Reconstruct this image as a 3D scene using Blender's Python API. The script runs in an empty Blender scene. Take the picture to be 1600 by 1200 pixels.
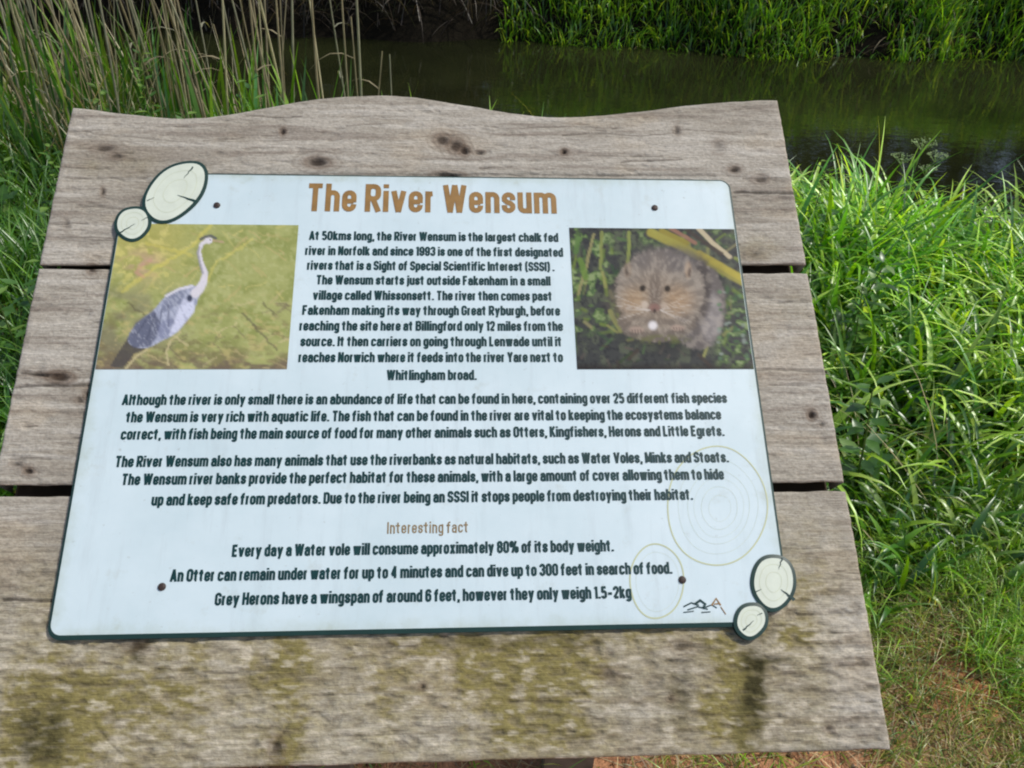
import bpy, math, random
import numpy as np
from mathutils import Matrix, Vector

# ------------------------------------------------------------------ camera, sky, sun, exposure
C = bpy.context.scene
COL = C.collection
TILT = math.radians(33.0)            # slope of the lectern board
F = 1300.0                           # focal length in pixels of a 1600 px wide frame
RV = (-0.3749, 0.0585, 0.0134)       # board axes seen from the camera (rotation vector)
TV = np.array((-0.0719, 0.0045, -0.7492))
CAM_H = 1.5

def rodrigues(r):
    r = np.array(r, float); t = np.linalg.norm(r); k = r / t
    K = np.array([[0, -k[2], k[1]], [k[2], 0, -k[0]], [-k[1], k[0], 0]])
    return np.eye(3) + math.sin(t) * K + (1 - math.cos(t)) * K @ K
RB = rodrigues(RV)
ct, st_ = math.cos(TILT), math.sin(TILT)
BW = np.array([[1, 0, 0], [0, ct, -st_], [0, st_, ct]])     # board axes -> world
CAMR = BW @ RB.T                                             # camera axes -> world
BC = np.array((0, 0, CAM_H)) + CAMR @ TV                     # board centre in the world

cd = bpy.data.cameras.new('camera'); cam = bpy.data.objects.new('camera', cd); COL.objects.link(cam)
M = np.eye(4); M[:3, :3] = CAMR; M[:3, 3] = (0, 0, CAM_H)
cam.matrix_world = Matrix(M.tolist())
cd.sensor_fit = 'HORIZONTAL'; cd.sensor_width = 36.0; cd.lens = 36.0 * F / 1600.0
cd.clip_start = 0.05; cd.clip_end = 500
C.camera = cam

SUN_EL, SUN_AZ = math.radians(56), math.radians(88)          # azimuth clockwise from +Y
w = bpy.data.worlds.new('World'); C.world = w; w.use_nodes = True
nt = w.node_tree; bg = nt.nodes['Background']
sky = nt.nodes.new('ShaderNodeTexSky'); sky.sky_type = 'NISHITA'; sky.sun_disc = False
sky.sun_elevation = SUN_EL; sky.sun_rotation = SUN_AZ; sky.dust_density = 2.5
nt.links.new(sky.outputs[0], bg.inputs[0]); bg.inputs[1].default_value = 0.13
ld = bpy.data.lights.new('sun', 'SUN'); ld.energy = 2.6; ld.angle = math.radians(1.2); ld.color = (1, .96, .90)
sun = bpy.data.objects.new('sun', ld); COL.objects.link(sun)
sd = Vector((math.sin(SUN_AZ) * math.cos(SUN_EL), math.cos(SUN_AZ) * math.cos(SUN_EL), math.sin(SUN_EL)))
sun.rotation_euler = sd.to_track_quat('Z', 'Y').to_euler()
C.view_settings.view_transform = 'Standard'; C.view_settings.look = 'None'
C.view_settings.exposure = 0.0; C.view_settings.gamma = 1
C.cycles.filter_width = 2.1
C.cycles.max_bounces = 8; C.cycles.transparent_max_bounces = 8

rng = np.random.default_rng(11); random.seed(11)

# ------------------------------------------------------------------ helpers
def bd(u, v):
    """point of the board's plane seen at photo position u, v (board metres)"""
    u = np.asarray(u, float); v = np.asarray(v, float)
    d = np.stack([(u - 800) / F, -(v - 600) / F, -np.ones_like(u)], -1) @ RB
    c = -RB.T @ TV
    t = -c[2] / d[..., 2]
    return c[0] + t * d[..., 0], c[1] + t * d[..., 1]
def px(x, y):
    """photo position of a point of the board's plane"""
    P = np.stack([x, y, np.zeros_like(x)], -1) @ RB.T + TV
    return 800 + F * P[..., 0] / -P[..., 2], 600 - F * P[..., 1] / -P[..., 2]
def lin(c):
    c = np.asarray(c, float) / 255.0
    return np.where(c <= .04045, c / 12.92, ((c + .055) / 1.055) ** 2.4)
def L4(r, g, b): return tuple(lin((r, g, b))) + (1.0,)
def smooth(a, b, x):
    t = np.clip((x - a) / (b - a), 0, 1); return t * t * (3 - 2 * t)
_tab = {}
def vnoise(x, y, seed=0):
    if seed not in _tab: _tab[seed] = np.random.default_rng(seed + 77).random((256, 256))
    T = _tab[seed]
    xi = np.floor(x).astype(int); yi = np.floor(y).astype(int)
    fx = x - xi; fy = y - yi; fx = fx * fx * (3 - 2 * fx); fy = fy * fy * (3 - 2 * fy)
    a = T[xi % 256, yi % 256]; b = T[(xi + 1) % 256, yi % 256]; c = T[xi % 256, (yi + 1) % 256]; d = T[(xi + 1) % 256, (yi + 1) % 256]
    return (a * (1 - fx) + b * fx) * (1 - fy) + (c * (1 - fx) + d * fx) * fy
def fbm(x, y, seed=0, oct=4):
    s = 0; a = .5; t = 0
    for i in range(oct):
        s = s + a * vnoise(x * 2 ** i + 13.7 * i, y * 2 ** i + 7.3 * i, seed + i); t += a; a *= .55
    return s / t
def segd(u, v, a, b):
    ax, ay = a; bx, by = b
    dx, dy = bx - ax, by - ay; t = np.clip(((u - ax) * dx + (v - ay) * dy) / (dx * dx + dy * dy), 0, 1)
    return np.hypot(u - ax - t * dx, v - ay - t * dy), t
def polyline(u, v, pts):
    d = np.full(u.shape, 1e9)
    for a, b in zip(pts[:-1], pts[1:]): d = np.minimum(d, segd(u, v, a, b)[0])
    return d
def inside(u, v, poly):
    r = np.zeros(u.shape, bool); n = len(poly)
    for i in range(n):
        x1, y1 = poly[i]; x2, y2 = poly[(i + 1) % n]
        c = ((y1 > v) != (y2 > v)) & (u < (x2 - x1) * (v - y1) / ((y2 - y1) if y2 != y1 else 1e-9) + x1)
        r ^= c
    return r
def mix(a, b, m): return a * (1 - m[..., None]) + np.asarray(b) * m[..., None]

def mesh_obj(name, verts, faces, mats, parent=None, col=None, smooth_=False, mat_idx=None):
    me = bpy.data.meshes.new(name)
    if isinstance(faces, np.ndarray):
        verts = np.asarray(verts, np.float32); n, k = faces.shape
        me.vertices.add(len(verts)); me.vertices.foreach_set('co', verts.ravel())
        me.loops.add(n * k); me.loops.foreach_set('vertex_index', faces.astype(np.int32).ravel())
        me.polygons.add(n); me.polygons.foreach_set('loop_start', np.arange(0, n * k, k, dtype=np.int32))
        me.update(calc_edges=True)
    else:
        me.from_pydata([tuple(map(float, v)) for v in verts], [], faces)
    for m in (mats if isinstance(mats, (list, tuple)) else [mats]): me.materials.append(m)
    if mat_idx is not None: me.polygons.foreach_set('material_index', np.asarray(mat_idx, np.int32))
    if col is not None:
        col = np.asarray(col, np.float32)
        if col.shape[1] == 3: col = np.concatenate([col, np.ones((len(col), 1), np.float32)], 1)
        at = me.color_attributes.new('tint', 'FLOAT_COLOR', 'POINT'); at.data.foreach_set('color', col.ravel())
    if smooth_: me.polygons.foreach_set('use_smooth', np.ones(len(me.polygons), bool))
    me.validate(); me.update()
    o = bpy.data.objects.new(name, me); COL.objects.link(o)
    if parent: o.parent = parent
    return o
def tag(o, label=None, cat=None, group=None, kind=None):
    for k, v in (('label', label), ('category', cat), ('group', group), ('kind', kind)):
        if v: o[k] = v
    return o
def empty(name, loc=(0, 0, 0)):
    o = bpy.data.objects.new(name, None); COL.objects.link(o); o.location = loc; o.empty_display_size = .1; return o

class Nodes:
    def __init__(s, name):
        s.m = bpy.data.materials.new(name); s.m.use_nodes = True; s.t = s.m.node_tree
        s.b = s.t.nodes['Principled BSDF']; s.out = s.t.nodes['Material Output']
    def n(s, ty, **kw):
        x = s.t.nodes.new(ty)
        for k, v in kw.items():
            if k.startswith('i_'):
                key = k[2:]; x.inputs[int(key) if key.isdigit() else key].default_value = v
            else: setattr(x, k, v)
        return x
    def l(s, a, b): s.t.links.new(a, b)
    def mixc(s, f, a, b, mode='MIX'):
        x = s.n('ShaderNodeMix', data_type='RGBA', blend_type=mode)
        for sock, v in ((x.inputs[0], f), (x.inputs[6], a), (x.inputs[7], b)):
            if hasattr(v, 'default_value') or hasattr(v, 'is_linked'): s.l(v, sock)
            else: sock.default_value = v
        return x.outputs[2]
    def noise(s, scale, detail=4, vec=None, rough=.6, stretch=None):
        x = s.n('ShaderNodeTexNoise'); x.inputs['Scale'].default_value = scale; x.inputs['Detail'].default_value = detail; x.inputs['Roughness'].default_value = rough
        if vec is None: vec = s.n('ShaderNodeTexCoord').outputs['Object']
        if stretch:
            mp = s.n('ShaderNodeMapping'); mp.inputs['Scale'].default_value = stretch; s.l(vec, mp.inputs[0]); vec = mp.outputs[0]
        s.l(vec, x.inputs['Vector']); return x.outputs[0]
    def ramp(s, fac, stops):
        r = s.n('ShaderNodeValToRGB'); e = r.color_ramp.elements
        while len(e) < len(stops): e.new(.5)
        for q, (p, c) in zip(e, stops): q.position = p; q.color = c if len(c) == 4 else (*c, 1)
        s.l(fac, r.inputs[0]); return r.outputs[0]
    def bump(s, h, strength, dist):
        b = s.n('ShaderNodeBump'); b.inputs['Strength'].default_value = strength; b.inputs['Distance'].default_value = dist
        s.l(h, b.inputs['Height']); s.l(b.outputs[0], s.b.inputs['Normal']); return b

def flat_mat(name, rgb, rough=.5, var=.12, scale=40, spec=.4):
    N = Nodes(name); c = lin(rgb)
    f = N.noise(scale, 3)
    N.l(N.ramp(f, [(.3, tuple(c * (1 - var))), (.7, tuple(np.minimum(c * (1 + var), 1)))]), N.b.inputs['Base Color'])
    N.b.inputs['Roughness'].default_value = rough; N.b.inputs['Specular IOR Level'].default_value = spec
    return N.m

def mat_wood():
    N = Nodes('weathered_wood')
    a = N.n('ShaderNodeVertexColor', layer_name='tint').outputs['Color']
    g1 = N.noise(9, 5, rough=.7, stretch=(2.2, 50, 20))
    g2 = N.noise(60, 3, rough=.7, stretch=(1.6, 13, 8))
    g3 = N.noise(330, 2, stretch=(1, 1.3, 1))
    c = N.mixc(1.0, a, N.ramp(g1, [(.25, (.74, .73, .72)), (.5, (1, 1, 1)), (.75, (1.12, 1.12, 1.12))]), 'MULTIPLY')
    c = N.mixc(1.0, c, N.ramp(g2, [(.3, (.80, .79, .77)), (.62, (1.12, 1.12, 1.12))]), 'MULTIPLY')
    c = N.mixc(1.0, c, N.ramp(g3, [(.32, (.84, .83, .82)), (.66, (1.1, 1.1, 1.1))]), 'MULTIPLY')
    N.l(c, N.b.inputs['Base Color'])
    N.b.inputs['Roughness'].default_value = .85; N.b.inputs['Specular IOR Level'].default_value = .2
    s = N.n('ShaderNodeMath', operation='ADD'); N.l(g1, s.inputs[0])
    s2 = N.n('ShaderNodeMath', operation='MULTIPLY_ADD'); N.l(g2, s2.inputs[0]); s2.inputs[1].default_value = .8; N.l(s.outputs[0], s2.inputs[2])
    N.l(g3, s.inputs[1])
    N.bump(s2.outputs[0], .6, .0013)
    return N.m
def mat_print(name, rough=.35):
    N = Nodes(name)
    N.l(N.n('ShaderNodeVertexColor', layer_name='tint').outputs['Color'], N.b.inputs['Base Color'])
    N.b.inputs['Roughness'].default_value = rough; N.b.inputs['Specular IOR Level'].default_value = .12
    return N.m
def mat_panel():
    N = Nodes('printed_white_panel')
    co = N.n('ShaderNodeTexCoord').outputs['Object']
    a = N.noise(7, 5, rough=.65); b = N.noise(150, 3); c3 = N.noise(34, 4, rough=.7); st = N.noise(9, 5, rough=.7, stretch=(7, .8, 1))
    c = N.ramp(a, [(.3, L4(198, 217, 220)), (.65, L4(214, 230, 233))])
    c = N.mixc(N.ramp(st, [(.52, (0, 0, 0)), (.8, (.55, .55, .55))]), c, L4(184, 198, 200))        # rain streaks
    c = N.mixc(N.ramp(c3, [(.60, (0, 0, 0)), (.84, (.5, .5, .5))]), c, L4(176, 182, 168))
    c = N.mixc(N.ramp(b, [(.66, (0, 0, 0)), (.82, (.5, .5, .5))]), c, L4(140, 140, 126))
    sp = N.n('ShaderNodeSeparateXYZ'); N.l(co, sp.inputs[0])
    ax = N.n('ShaderNodeMath', operation='ABSOLUTE'); N.l(sp.outputs[0], ax.inputs[0]); ay = N.n('ShaderNodeMath', operation='ABSOLUTE'); N.l(sp.outputs[1], ay.inputs[0])
    ox = N.n('ShaderNodeMath', operation='SUBTRACT'); N.l(ax.outputs[0], ox.inputs[0]); ox.inputs[1].default_value = .297
    oy = N.n('ShaderNodeMath', operation='SUBTRACT'); N.l(ay.outputs[0], oy.inputs[0]); oy.inputs[1].default_value = .2162
    mx = N.n('ShaderNodeMath', operation='MAXIMUM'); N.l(ox.outputs[0], mx.inputs[0]); N.l(oy.outputs[0], mx.inputs[1])
    ed = N.n('ShaderNodeMath', operation='MULTIPLY_ADD'); N.l(c3, ed.inputs[0]); ed.inputs[1].default_value = .03; N.l(mx.outputs[0], ed.inputs[2])
    c = N.mixc(N.ramp(ed.outputs[0], [(.006, (0, 0, 0)), (.022, (.4, .4, .4))]), c, L4(150, 160, 118))     # algae creeping in from the edge
    N.l(c, N.b.inputs['Base Color']); N.b.inputs['Roughness'].default_value = .38; N.b.inputs['Specular IOR Level'].default_value = .4
    N.bump(a, .08, .002)
    return N.m
def mat_leaf(name, gain=1.0, trans=.42, rough=.36, gloss=.075):
    """leaf: tint attribute times fine mottling, part of the light passes through"""
    N = Nodes(name); N.t.nodes.remove(N.b)
    a = N.n('ShaderNodeVertexColor', layer_name='tint').outputs['Color']
    f = N.noise(14, 3)
    c = N.mixc(1.0, a, N.ramp(f, [(.3, (.75 * gain,) * 3), (.7, (1.2 * gain,) * 3)]), 'MULTIPLY')
    d = N.n('ShaderNodeBsdfDiffuse'); t = N.n('ShaderNodeBsdfTranslucent'); g = N.n('ShaderNodeBsdfGlossy')
    N.l(c, d.inputs[0]); tc = N.mixc(1.0, c, (1.55, 1.45, .45, 1), 'MULTIPLY'); N.l(tc, t.inputs[0]); g.inputs['Roughness'].default_value = rough
    g.inputs[0].default_value = (.9, .95, .9, 1)
    m1 = N.n('ShaderNodeMixShader'); m1.inputs[0].default_value = trans; N.l(d.outputs[0], m1.inputs[1]); N.l(t.outputs[0], m1.inputs[2])
    m2 = N.n('ShaderNodeMixShader'); m2.inputs[0].default_value = gloss; N.l(m1.outputs[0], m2.inputs[1]); N.l(g.outputs[0], m2.inputs[2])
    N.l(m2.outputs[0], N.out.inputs[0]); return N.m
def mat_ground():
    N = Nodes('soil')
    a = N.n('ShaderNodeVertexColor', layer_name='tint').outputs['Color']; b = N.noise(26, 5, rough=.7); f = N.noise(120, 3)
    c = N.mixc(1.0, a, N.ramp(b, [(.3, (.55, .53, .5)), (.5, (1, 1, 1)), (.72, (1.45, 1.45, 1.45))]), 'MULTIPLY')
    N.l(c, N.b.inputs['Base Color']); N.b.inputs['Roughness'].default_value = .95; N.b.inputs['Specular IOR Level'].default_value = .1
    s = N.n('ShaderNodeMath', operation='ADD'); N.l(b, s.inputs[0]); N.l(f, s.inputs[1]); N.bump(s.outputs[0], .8, .02)
    return N.m
def mat_water():
    N = Nodes('river_water')
    a = N.noise(.6, 4)
    N.l(N.ramp(a, [(.35, (.011, .013, .005, 1)), (.65, (.022, .026, .009, 1))]), N.b.inputs['Base Color'])
    N.b.inputs['Roughness'].default_value = .025; N.b.inputs['IOR'].default_value = 1.33
    w1 = N.noise(5, 3, stretch=(.7, 1.6, 1)); w2 = N.noise(22, 2)
    s = N.n('ShaderNodeMath', operation='MULTIPLY_ADD'); N.l(w2, s.inputs[0]); s.inputs[1].default_value = .18; N.l(w1, s.inputs[2])
    N.bump(s.outputs[0], .055, .03)
    return N.m

WOOD = mat_wood(); PANEL = mat_panel(); GROUND = mat_ground(); WATER = mat_water()
PRINT = mat_print('photo_print')
EDGE = flat_mat('dark_green_edge', (34, 62, 56), .4)
INK = flat_mat('dark_teal_ink', (14, 56, 56), .45, .2, 90)
TAN_INK = flat_mat('tan_ink', (150, 116, 66), .45, .15, 90)
PALE_INK = flat_mat('pale_olive_ink', (194, 200, 160), .4, .05)
FACT_INK = flat_mat('brown_ink', (140, 120, 84), .45)
SLICE = flat_mat('cream_print', (214, 222, 204), .4, .06, 60)
SCREW = flat_mat('rusty_steel', (62, 50, 44), .5, .3, 400)
POST = flat_mat('post_timber', (120, 108, 92), .85, .25, 30, .2)
GAP_SHADE = flat_mat('gap_shade_timber', (66, 58, 48), .9, .25, 30, .1)  # dark batten colour: the shade inside the plank gaps, painted in
LEAF = mat_leaf('grass_blade', gain=1.35); REEDM = mat_leaf('reed_blade', gain=1.25, trans=.35); DRY = mat_leaf('dry_stem', trans=.25, gloss=.05, rough=.5)
WOODS = mat_leaf('woodland_leaf', trans=.2, gloss=.03)

# ------------------------------------------------------------------ the setting: ground and river
def near_edge(x):   # y of the near bank's crest
    return 3.62 + .75 * smooth(-.2, -1.6, x) - .42 * np.clip(x - 1.1, 0, 2.6) - .12 * np.clip(x - 3.7, 0, 30) + .05 * np.sin(x * 2.3 + 2) + .05 * np.sin(x * 5.1 + 1)
def far_edge(x):    # y of the far waterline
    return 9.05 - .06 * x + .12 * np.sin(x * 1.3 + .5) + .07 * np.sin(x * 3.7)
WATER_Z = -.62
def ground_z(x, y):
    x = np.asarray(x, float); y = np.asarray(y, float)
    ne, fe = near_edge(x), far_edge(x)
    z = .02 * np.sin(x * 3.1 + y) + .02 * np.sin(y * 4.3 + 1.7 * x) + .015 * np.sin(7 * x - 5 * y)
    z = z - 1.25 * smooth(-.25, 1.0, y - ne)
    z = z + 1.25 * smooth(-.5, .5, y - fe) + .10 * smooth(0, 8, y - fe)
    return z
xs = np.concatenate([np.arange(-60, -5, 2.5), np.arange(-5, 6, .1), np.arange(6, 61, 2.5)])
ys = np.concatenate([np.arange(-40, -1, 2.5), np.arange(-1, 12, .1), np.arange(12, 121, 4)])
gx, gy = np.meshgrid(xs, ys); nx, ny = len(xs), len(ys)
idx = np.arange(nx * ny).reshape(ny, nx)
gf = np.stack([idx[:-1, :-1], idx[:-1, 1:], idx[1:, 1:], idx[1:, :-1]], -1).reshape(-1, 4)
gc = np.broadcast_to(lin((62, 56, 34)), gx.shape + (3,))
bare = smooth(1.35, .8, gy + .25 * (fbm(gx * 3, gy * 3, 501, 3) - .5))
gc = mix(gc, lin((140, 116, 82)), bare); gc = mix(gc, lin((206, 136, 92)), bare * np.clip(np.exp(-((gx - 1.11) / .13) ** 2 - ((gy - 1.03) / .08) ** 2) * 1.3 + .85 * smooth(.78, .55, gy), 0, 1))
fr = smooth(1.06, .9, gy + .12 * (fbm(gx * 9, gy * 9, 521, 3) - .5)) * smooth(.95, .7, gx); gc = mix(gc, lin((184, 132, 98)), .85 * fr)
gc = mix(gc, lin((34, 30, 22)), smooth(-.3, .2, gy - near_edge(gx)))
tag(mesh_obj('ground', np.stack([gx, gy, ground_z(gx, gy)], -1).reshape(-1, 3), gf, GROUND, None, gc.reshape(-1, 3), smooth_=True), kind='structure')
wx, wy = np.meshgrid(np.linspace(-60, 60, 61), np.linspace(1.0, 20, 20)); wi = np.arange(wx.size).reshape(wx.shape)
wy = np.where(wy > 15, 15, wy)
wx, wy = np.meshgrid(np.linspace(-60, 60, 121), np.linspace(0, 1, 12)); wi = np.arange(wx.size).reshape(wx.shape)
wy = near_edge(wx) - .1 + (far_edge(wx) + .45 - near_edge(wx) + .1) * wy
wf = np.stack([wi[:-1, :-1], wi[:-1, 1:], wi[1:, 1:], wi[1:, :-1]], -1).reshape(-1, 4)
tag(mesh_obj('river', np.stack([wx, wy, np.full_like(wx, WATER_Z)], -1).reshape(-1, 3), wf, WATER), kind='structure')

# ------------------------------------------------------------------ the sign
sign = empty('information_sign')
tag(sign, 'weathered grey wooden lectern sign with wavy top and white printed river panel', 'sign')
sign.matrix_world = Matrix.Translation(Vector(BC.tolist())) @ Matrix(((1, 0, 0, 0), (0, ct, -st_, 0), (0, st_, ct, 0), (0, 0, 0, 1)))

TH = .032                    # plank thickness
FRONT = -.0040               # plank face lies under the panel's printed face (z = 0)
wave_px = [(115, 163), (150, 167), (200, 174), (270, 180), (330, 178), (400, 166), (470, 153), (530, 146), (590, 143), (650, 147), (720, 158), (790, 171), (850, 178), (910, 178), (970, 173), (1040, 164), (1100, 157), (1150, 153), (1222, 151)]
wvx, wvy = bd([p[0] for p in wave_px], [p[1] for p in wave_px])
order = np.argsort(wvx); wvx, wvy = wvx[order], wvy[order]
def wave(x):
    k = np.linspace(-.37, .37, 149); b = np.interp(k, wvx, wvy)
    b = np.convolve(np.pad(b, 6, mode='reflect', reflect_type='odd'), np.hanning(13) / np.hanning(13).sum(), 'valid')
    return np.interp(x, k, b)
def seam(pts):
    q = [bd(*p) for p in pts]; X = [a[0] for a in q]; Y = [a[1] for a in q]
    k = np.polyfit(X, Y, 1); return lambda x: k[0] * x + k[1]
s1t = seam([(65, 410), (1255, 409)]); s1b = seam([(65, 416), (1255, 423)])
s2t = seam([(0, 756), (1325, 751)]); s2b = seam([(0, 774), (1325, 765)])
bot = seam([(1392, 1171), (450, 1198)])

KNOTS = [  # u, v, ru, rv, strength
    (440, 201, 5, 6, .9), (882, 233, 6, 5, .95), (495, 250, 20, 9, .8), (690, 214, 12, 9, .75), (712, 224, 13, 12, .8), (725, 231, 8, 8, .9), (750, 235, 9, 4, .6),
    (160, 228, 20, 6, .6), (180, 240, 12, 5, .5), (158, 296, 4, 7, .7), (1150, 262, 10, 5, .8), (1060, 200, 5, 8, .5), (1190, 276, 14, 7, .6), (700, 269, 26, 5, .8), (1125, 225, 12, 10, .3),
    (1270, 645, 7, 8, .95), (1286, 660, 6, 5, .5), (88, 586, 20, 9, .95), (60, 583, 30, 4, .6), (135, 612, 8, 8, .75), (120, 622, 7, 5, .6), (40, 734, 8, 6, .9), (22, 724, 12, 5, .5),
    (100, 345, 5, 10, .3), (140, 416, 8, 8, .8), (1180, 395, 14, 8, .3), (660, 1073, 6, 5, .7), (955, 1055, 16, 10, .5), (1065, 1010, 16, 10, .45), (1300, 1140, 8, 5, .6), (430, 1170, 12, 18, .6), (1050, 1092, 6, 6, .6), (210, 1010, 20, 9, .5)]
CRACKS = [([(1150, 297), (1243, 298)], 2.2, .75), ([(1180, 574), (1290, 577)], 2.0, .5), ([(20, 601), (140, 598)], 2.5, .7), ([(28, 579), (70, 584)], 2, .7), ([(0, 936), (82, 938)], 3, .75), ([(100, 273), (225, 276)], 1.6, .4),
          ([(48, 474), (150, 472)], 1.4, .3), ([(1175, 470), (1265, 470)], 1.4, .3), ([(0, 716), (110, 714)], 1.5, .3), ([(140, 205), (320, 222)], 1.3, .25), ([(330, 268), (1120, 270)], 1.8, .45), ([(1195, 690), (1310, 692)], 1.4, .25),
          ([(500, 1150), (900, 1143)], 1.6, .35), ([(900, 1085), (1370, 1078)], 1.4, .3), ([(0, 1060), (260, 1052)], 1.6, .3), ([(40, 1075), (140, 1068)], 3, .4), ([(420, 1180), (450, 1130)], 2.5, .4), ([(600, 1130), (650, 1175)], 2, .25),
          ([(150, 1140), (185, 1180)], 2, .35), ([(1265, 900), (1350, 905)], 1.5, .3), ([(1250, 960), (1360, 955)], 1.6, .4), ([(1290, 1010), (1370, 1012)], 1.8, .35)]
def wood_paint(x, y):
    u, v = px(x, y)
    yw = y
    for (a, b, ra, rb, k) in KNOTS:      # the grain bends round the knots
        kx, ky = bd(a, b); dx, dy = (x - kx) / .035, (y - ky) / .012; yw = yw - .005 * k * np.exp(-dx * dx - .5 * dy * dy) * np.tanh((y - ky) / .005)
    n1 = fbm(x * 8, yw * 150, 3, 4); n2 = fbm(x * 7, y * 16, 9, 4); n3 = fbm(x * 60, y * 200, 15, 3)
    c = mix(np.broadcast_to(lin((178, 172, 159)), x.shape + (3,)), lin((160, 153, 139)), smooth(.35, .7, n2))
    c = mix(c, lin((192, 187, 175)), .8 * smooth(.52, .75, n1))
    c = mix(c, lin((132, 122, 110)), .7 * smooth(.55, .8, 1 - n1))
    c = mix(c, lin((178, 162, 136)), .3 * smooth(.55, .75, fbm(x * 14, y * 30, 25, 3)))
    z = -.0012 * smooth(.5, .85, n3)
    low = smooth(770, 1010, v)
    # yellow-green moss, mostly on the bottom plank, a little down the right-hand edge of the panel
    ms = fbm(x * 16, y * 20, 33, 5); mf = fbm(x * 110, y * 230, 41, 3)
    patch = np.zeros_like(x)
    for (a, b, ra, rb, k) in [(64, 1130, 50, 70, 1.5), (110, 1095, 50, 40, 1.0), (420, 1040, 110, 45, .75), (560, 1080, 120, 90, .55), (820, 1040, 130, 50, .75), (830, 1120, 90, 60, .6), (1000, 990, 160, 30, .5), (1155, 1075, 34, 70, 1.4), (1130, 1110, 50, 50, .6), (1250, 850, 50, 90, .65),
                              (700, 1010, 200, 25, .5), (300, 1090, 90, 50, .5), (1230, 985, 60, 30, .5), (1240, 470, 90, 40, .12), (1190, 390, 30, 20, .35), (170, 250, 60, 25, .25), (480, 1150, 80, 40, .6)]:
        patch = np.maximum(patch, k * np.exp(-((u - a) / ra) ** 2 - ((v - b) / rb) ** 2))
    right_clear = smooth(1255, 1330, u) * smooth(900, 960, v)
    m = np.clip((patch * 1.1 * (.35 + .9 * smooth(.3, .68, ms)) + .5 * low) * (1 - .75 * right_clear) * (.68 + .55 * smooth(.25, .72, mf)) * (.62 + .7 * smooth(.3, .7, fbm(x * 26, y * 4, 93, 3))), 0, 1)
    c = mix(c, lin((148, 137, 94)), .85 * np.clip(m * 1.15, 0, 1))
    c = mix(c, lin((116, 108, 38)), .75 * smooth(.62, 1.2, m))
    # rough, dirty bottom plank
    rg = fbm(x * 90, y * 260, 51, 3)
    c = mix(c, lin((124, 114, 94)), .5 * low * smooth(.54, .72, rg)); c = mix(c, lin((212, 203, 182)), .55 * low * smooth(.58, .76, 1 - rg))
    z = z - .0016 * low * smooth(.5, .75, rg)
    # dark run-off stains
    for (a, b, ra, rb, k) in [(1182, 1065, 18, 55, 1.0), (1195, 1030, 34, 7, .7), (1175, 1130, 26, 40, .5), (215, 1015, 16, 26, .65), (60, 1150, 40, 50, .75), (1065, 1080, 18, 60, .35), (800, 1002, 160, 10, .35), (1300, 1175, 90, 8, .4)]:
        q = k * np.exp(-((u - a) / ra) ** 4 - ((v - b) / rb) ** 4) * (.6 + .7 * smooth(.3, .65, mf)); c = mix(c, lin((66, 62, 36)), np.clip(q, 0, 1))
    wob = 5 * (fbm(x * 60, y * 60, 61, 3) - .5)
    for (a, b, ra, rb, k) in KNOTS:
        r = np.hypot((u - a + wob) / ra, (v - b + wob) / rb)
        rg_ = np.hypot((u - a + wob) / (ra * 1.5), (v - b + wob) / (rb * 1.5)); c = mix(c, lin((96, 82, 68)), .45 * k * (1 - smooth(.9, 2.2, rg_)) * smooth(.2, .9, np.sin(rg_ * 11 + 3 * wob * .3)))
        c = mix(c, lin((110, 92, 76)), .6 * k * (1 - smooth(.9, 2.0, r)))
        c = mix(c, lin((44, 34, 28)), k * (1 - smooth(.35, 1.0, r))); z = z - .003 * k * (1 - smooth(.2, 1.0, r))
    R = random.Random(77)
    for q in range(150):                 # hairline checks along the grain
        a, b, ln = R.uniform(-20, 1390), R.uniform(170, 1165), R.uniform(20, 190); wd, k = R.uniform(.7, 1.5), R.uniform(.25, .7)
        sl = np.abs(v - b) < 12
        if not sl.any(): continue
        d, t = segd(u[sl], v[sl] + 14 * (fbm(x[sl] * 18, y[sl] * 3 + q, 91, 2) - .5), (a, b), (a + ln, b + R.uniform(-3, 3)))
        mm = k * (1 - smooth(.3 * wd, 1.3 * wd, d)); c[sl] = mix(c[sl], lin((70, 61, 52)), mm); z[sl] = z[sl] - .0012 * mm
    for pts, wd, k in CRACKS:
        d = polyline(u, v + wob, pts) + 1.6 * (fbm(x * 160, y * 160, 71, 2) - .5)
        c = mix(c, lin((54, 46, 40)), k * (1 - smooth(.3 * wd, 1.4 * wd, d))); z = z - .002 * k * (1 - smooth(0, 1.5 * wd, d))
    return c, z
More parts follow.
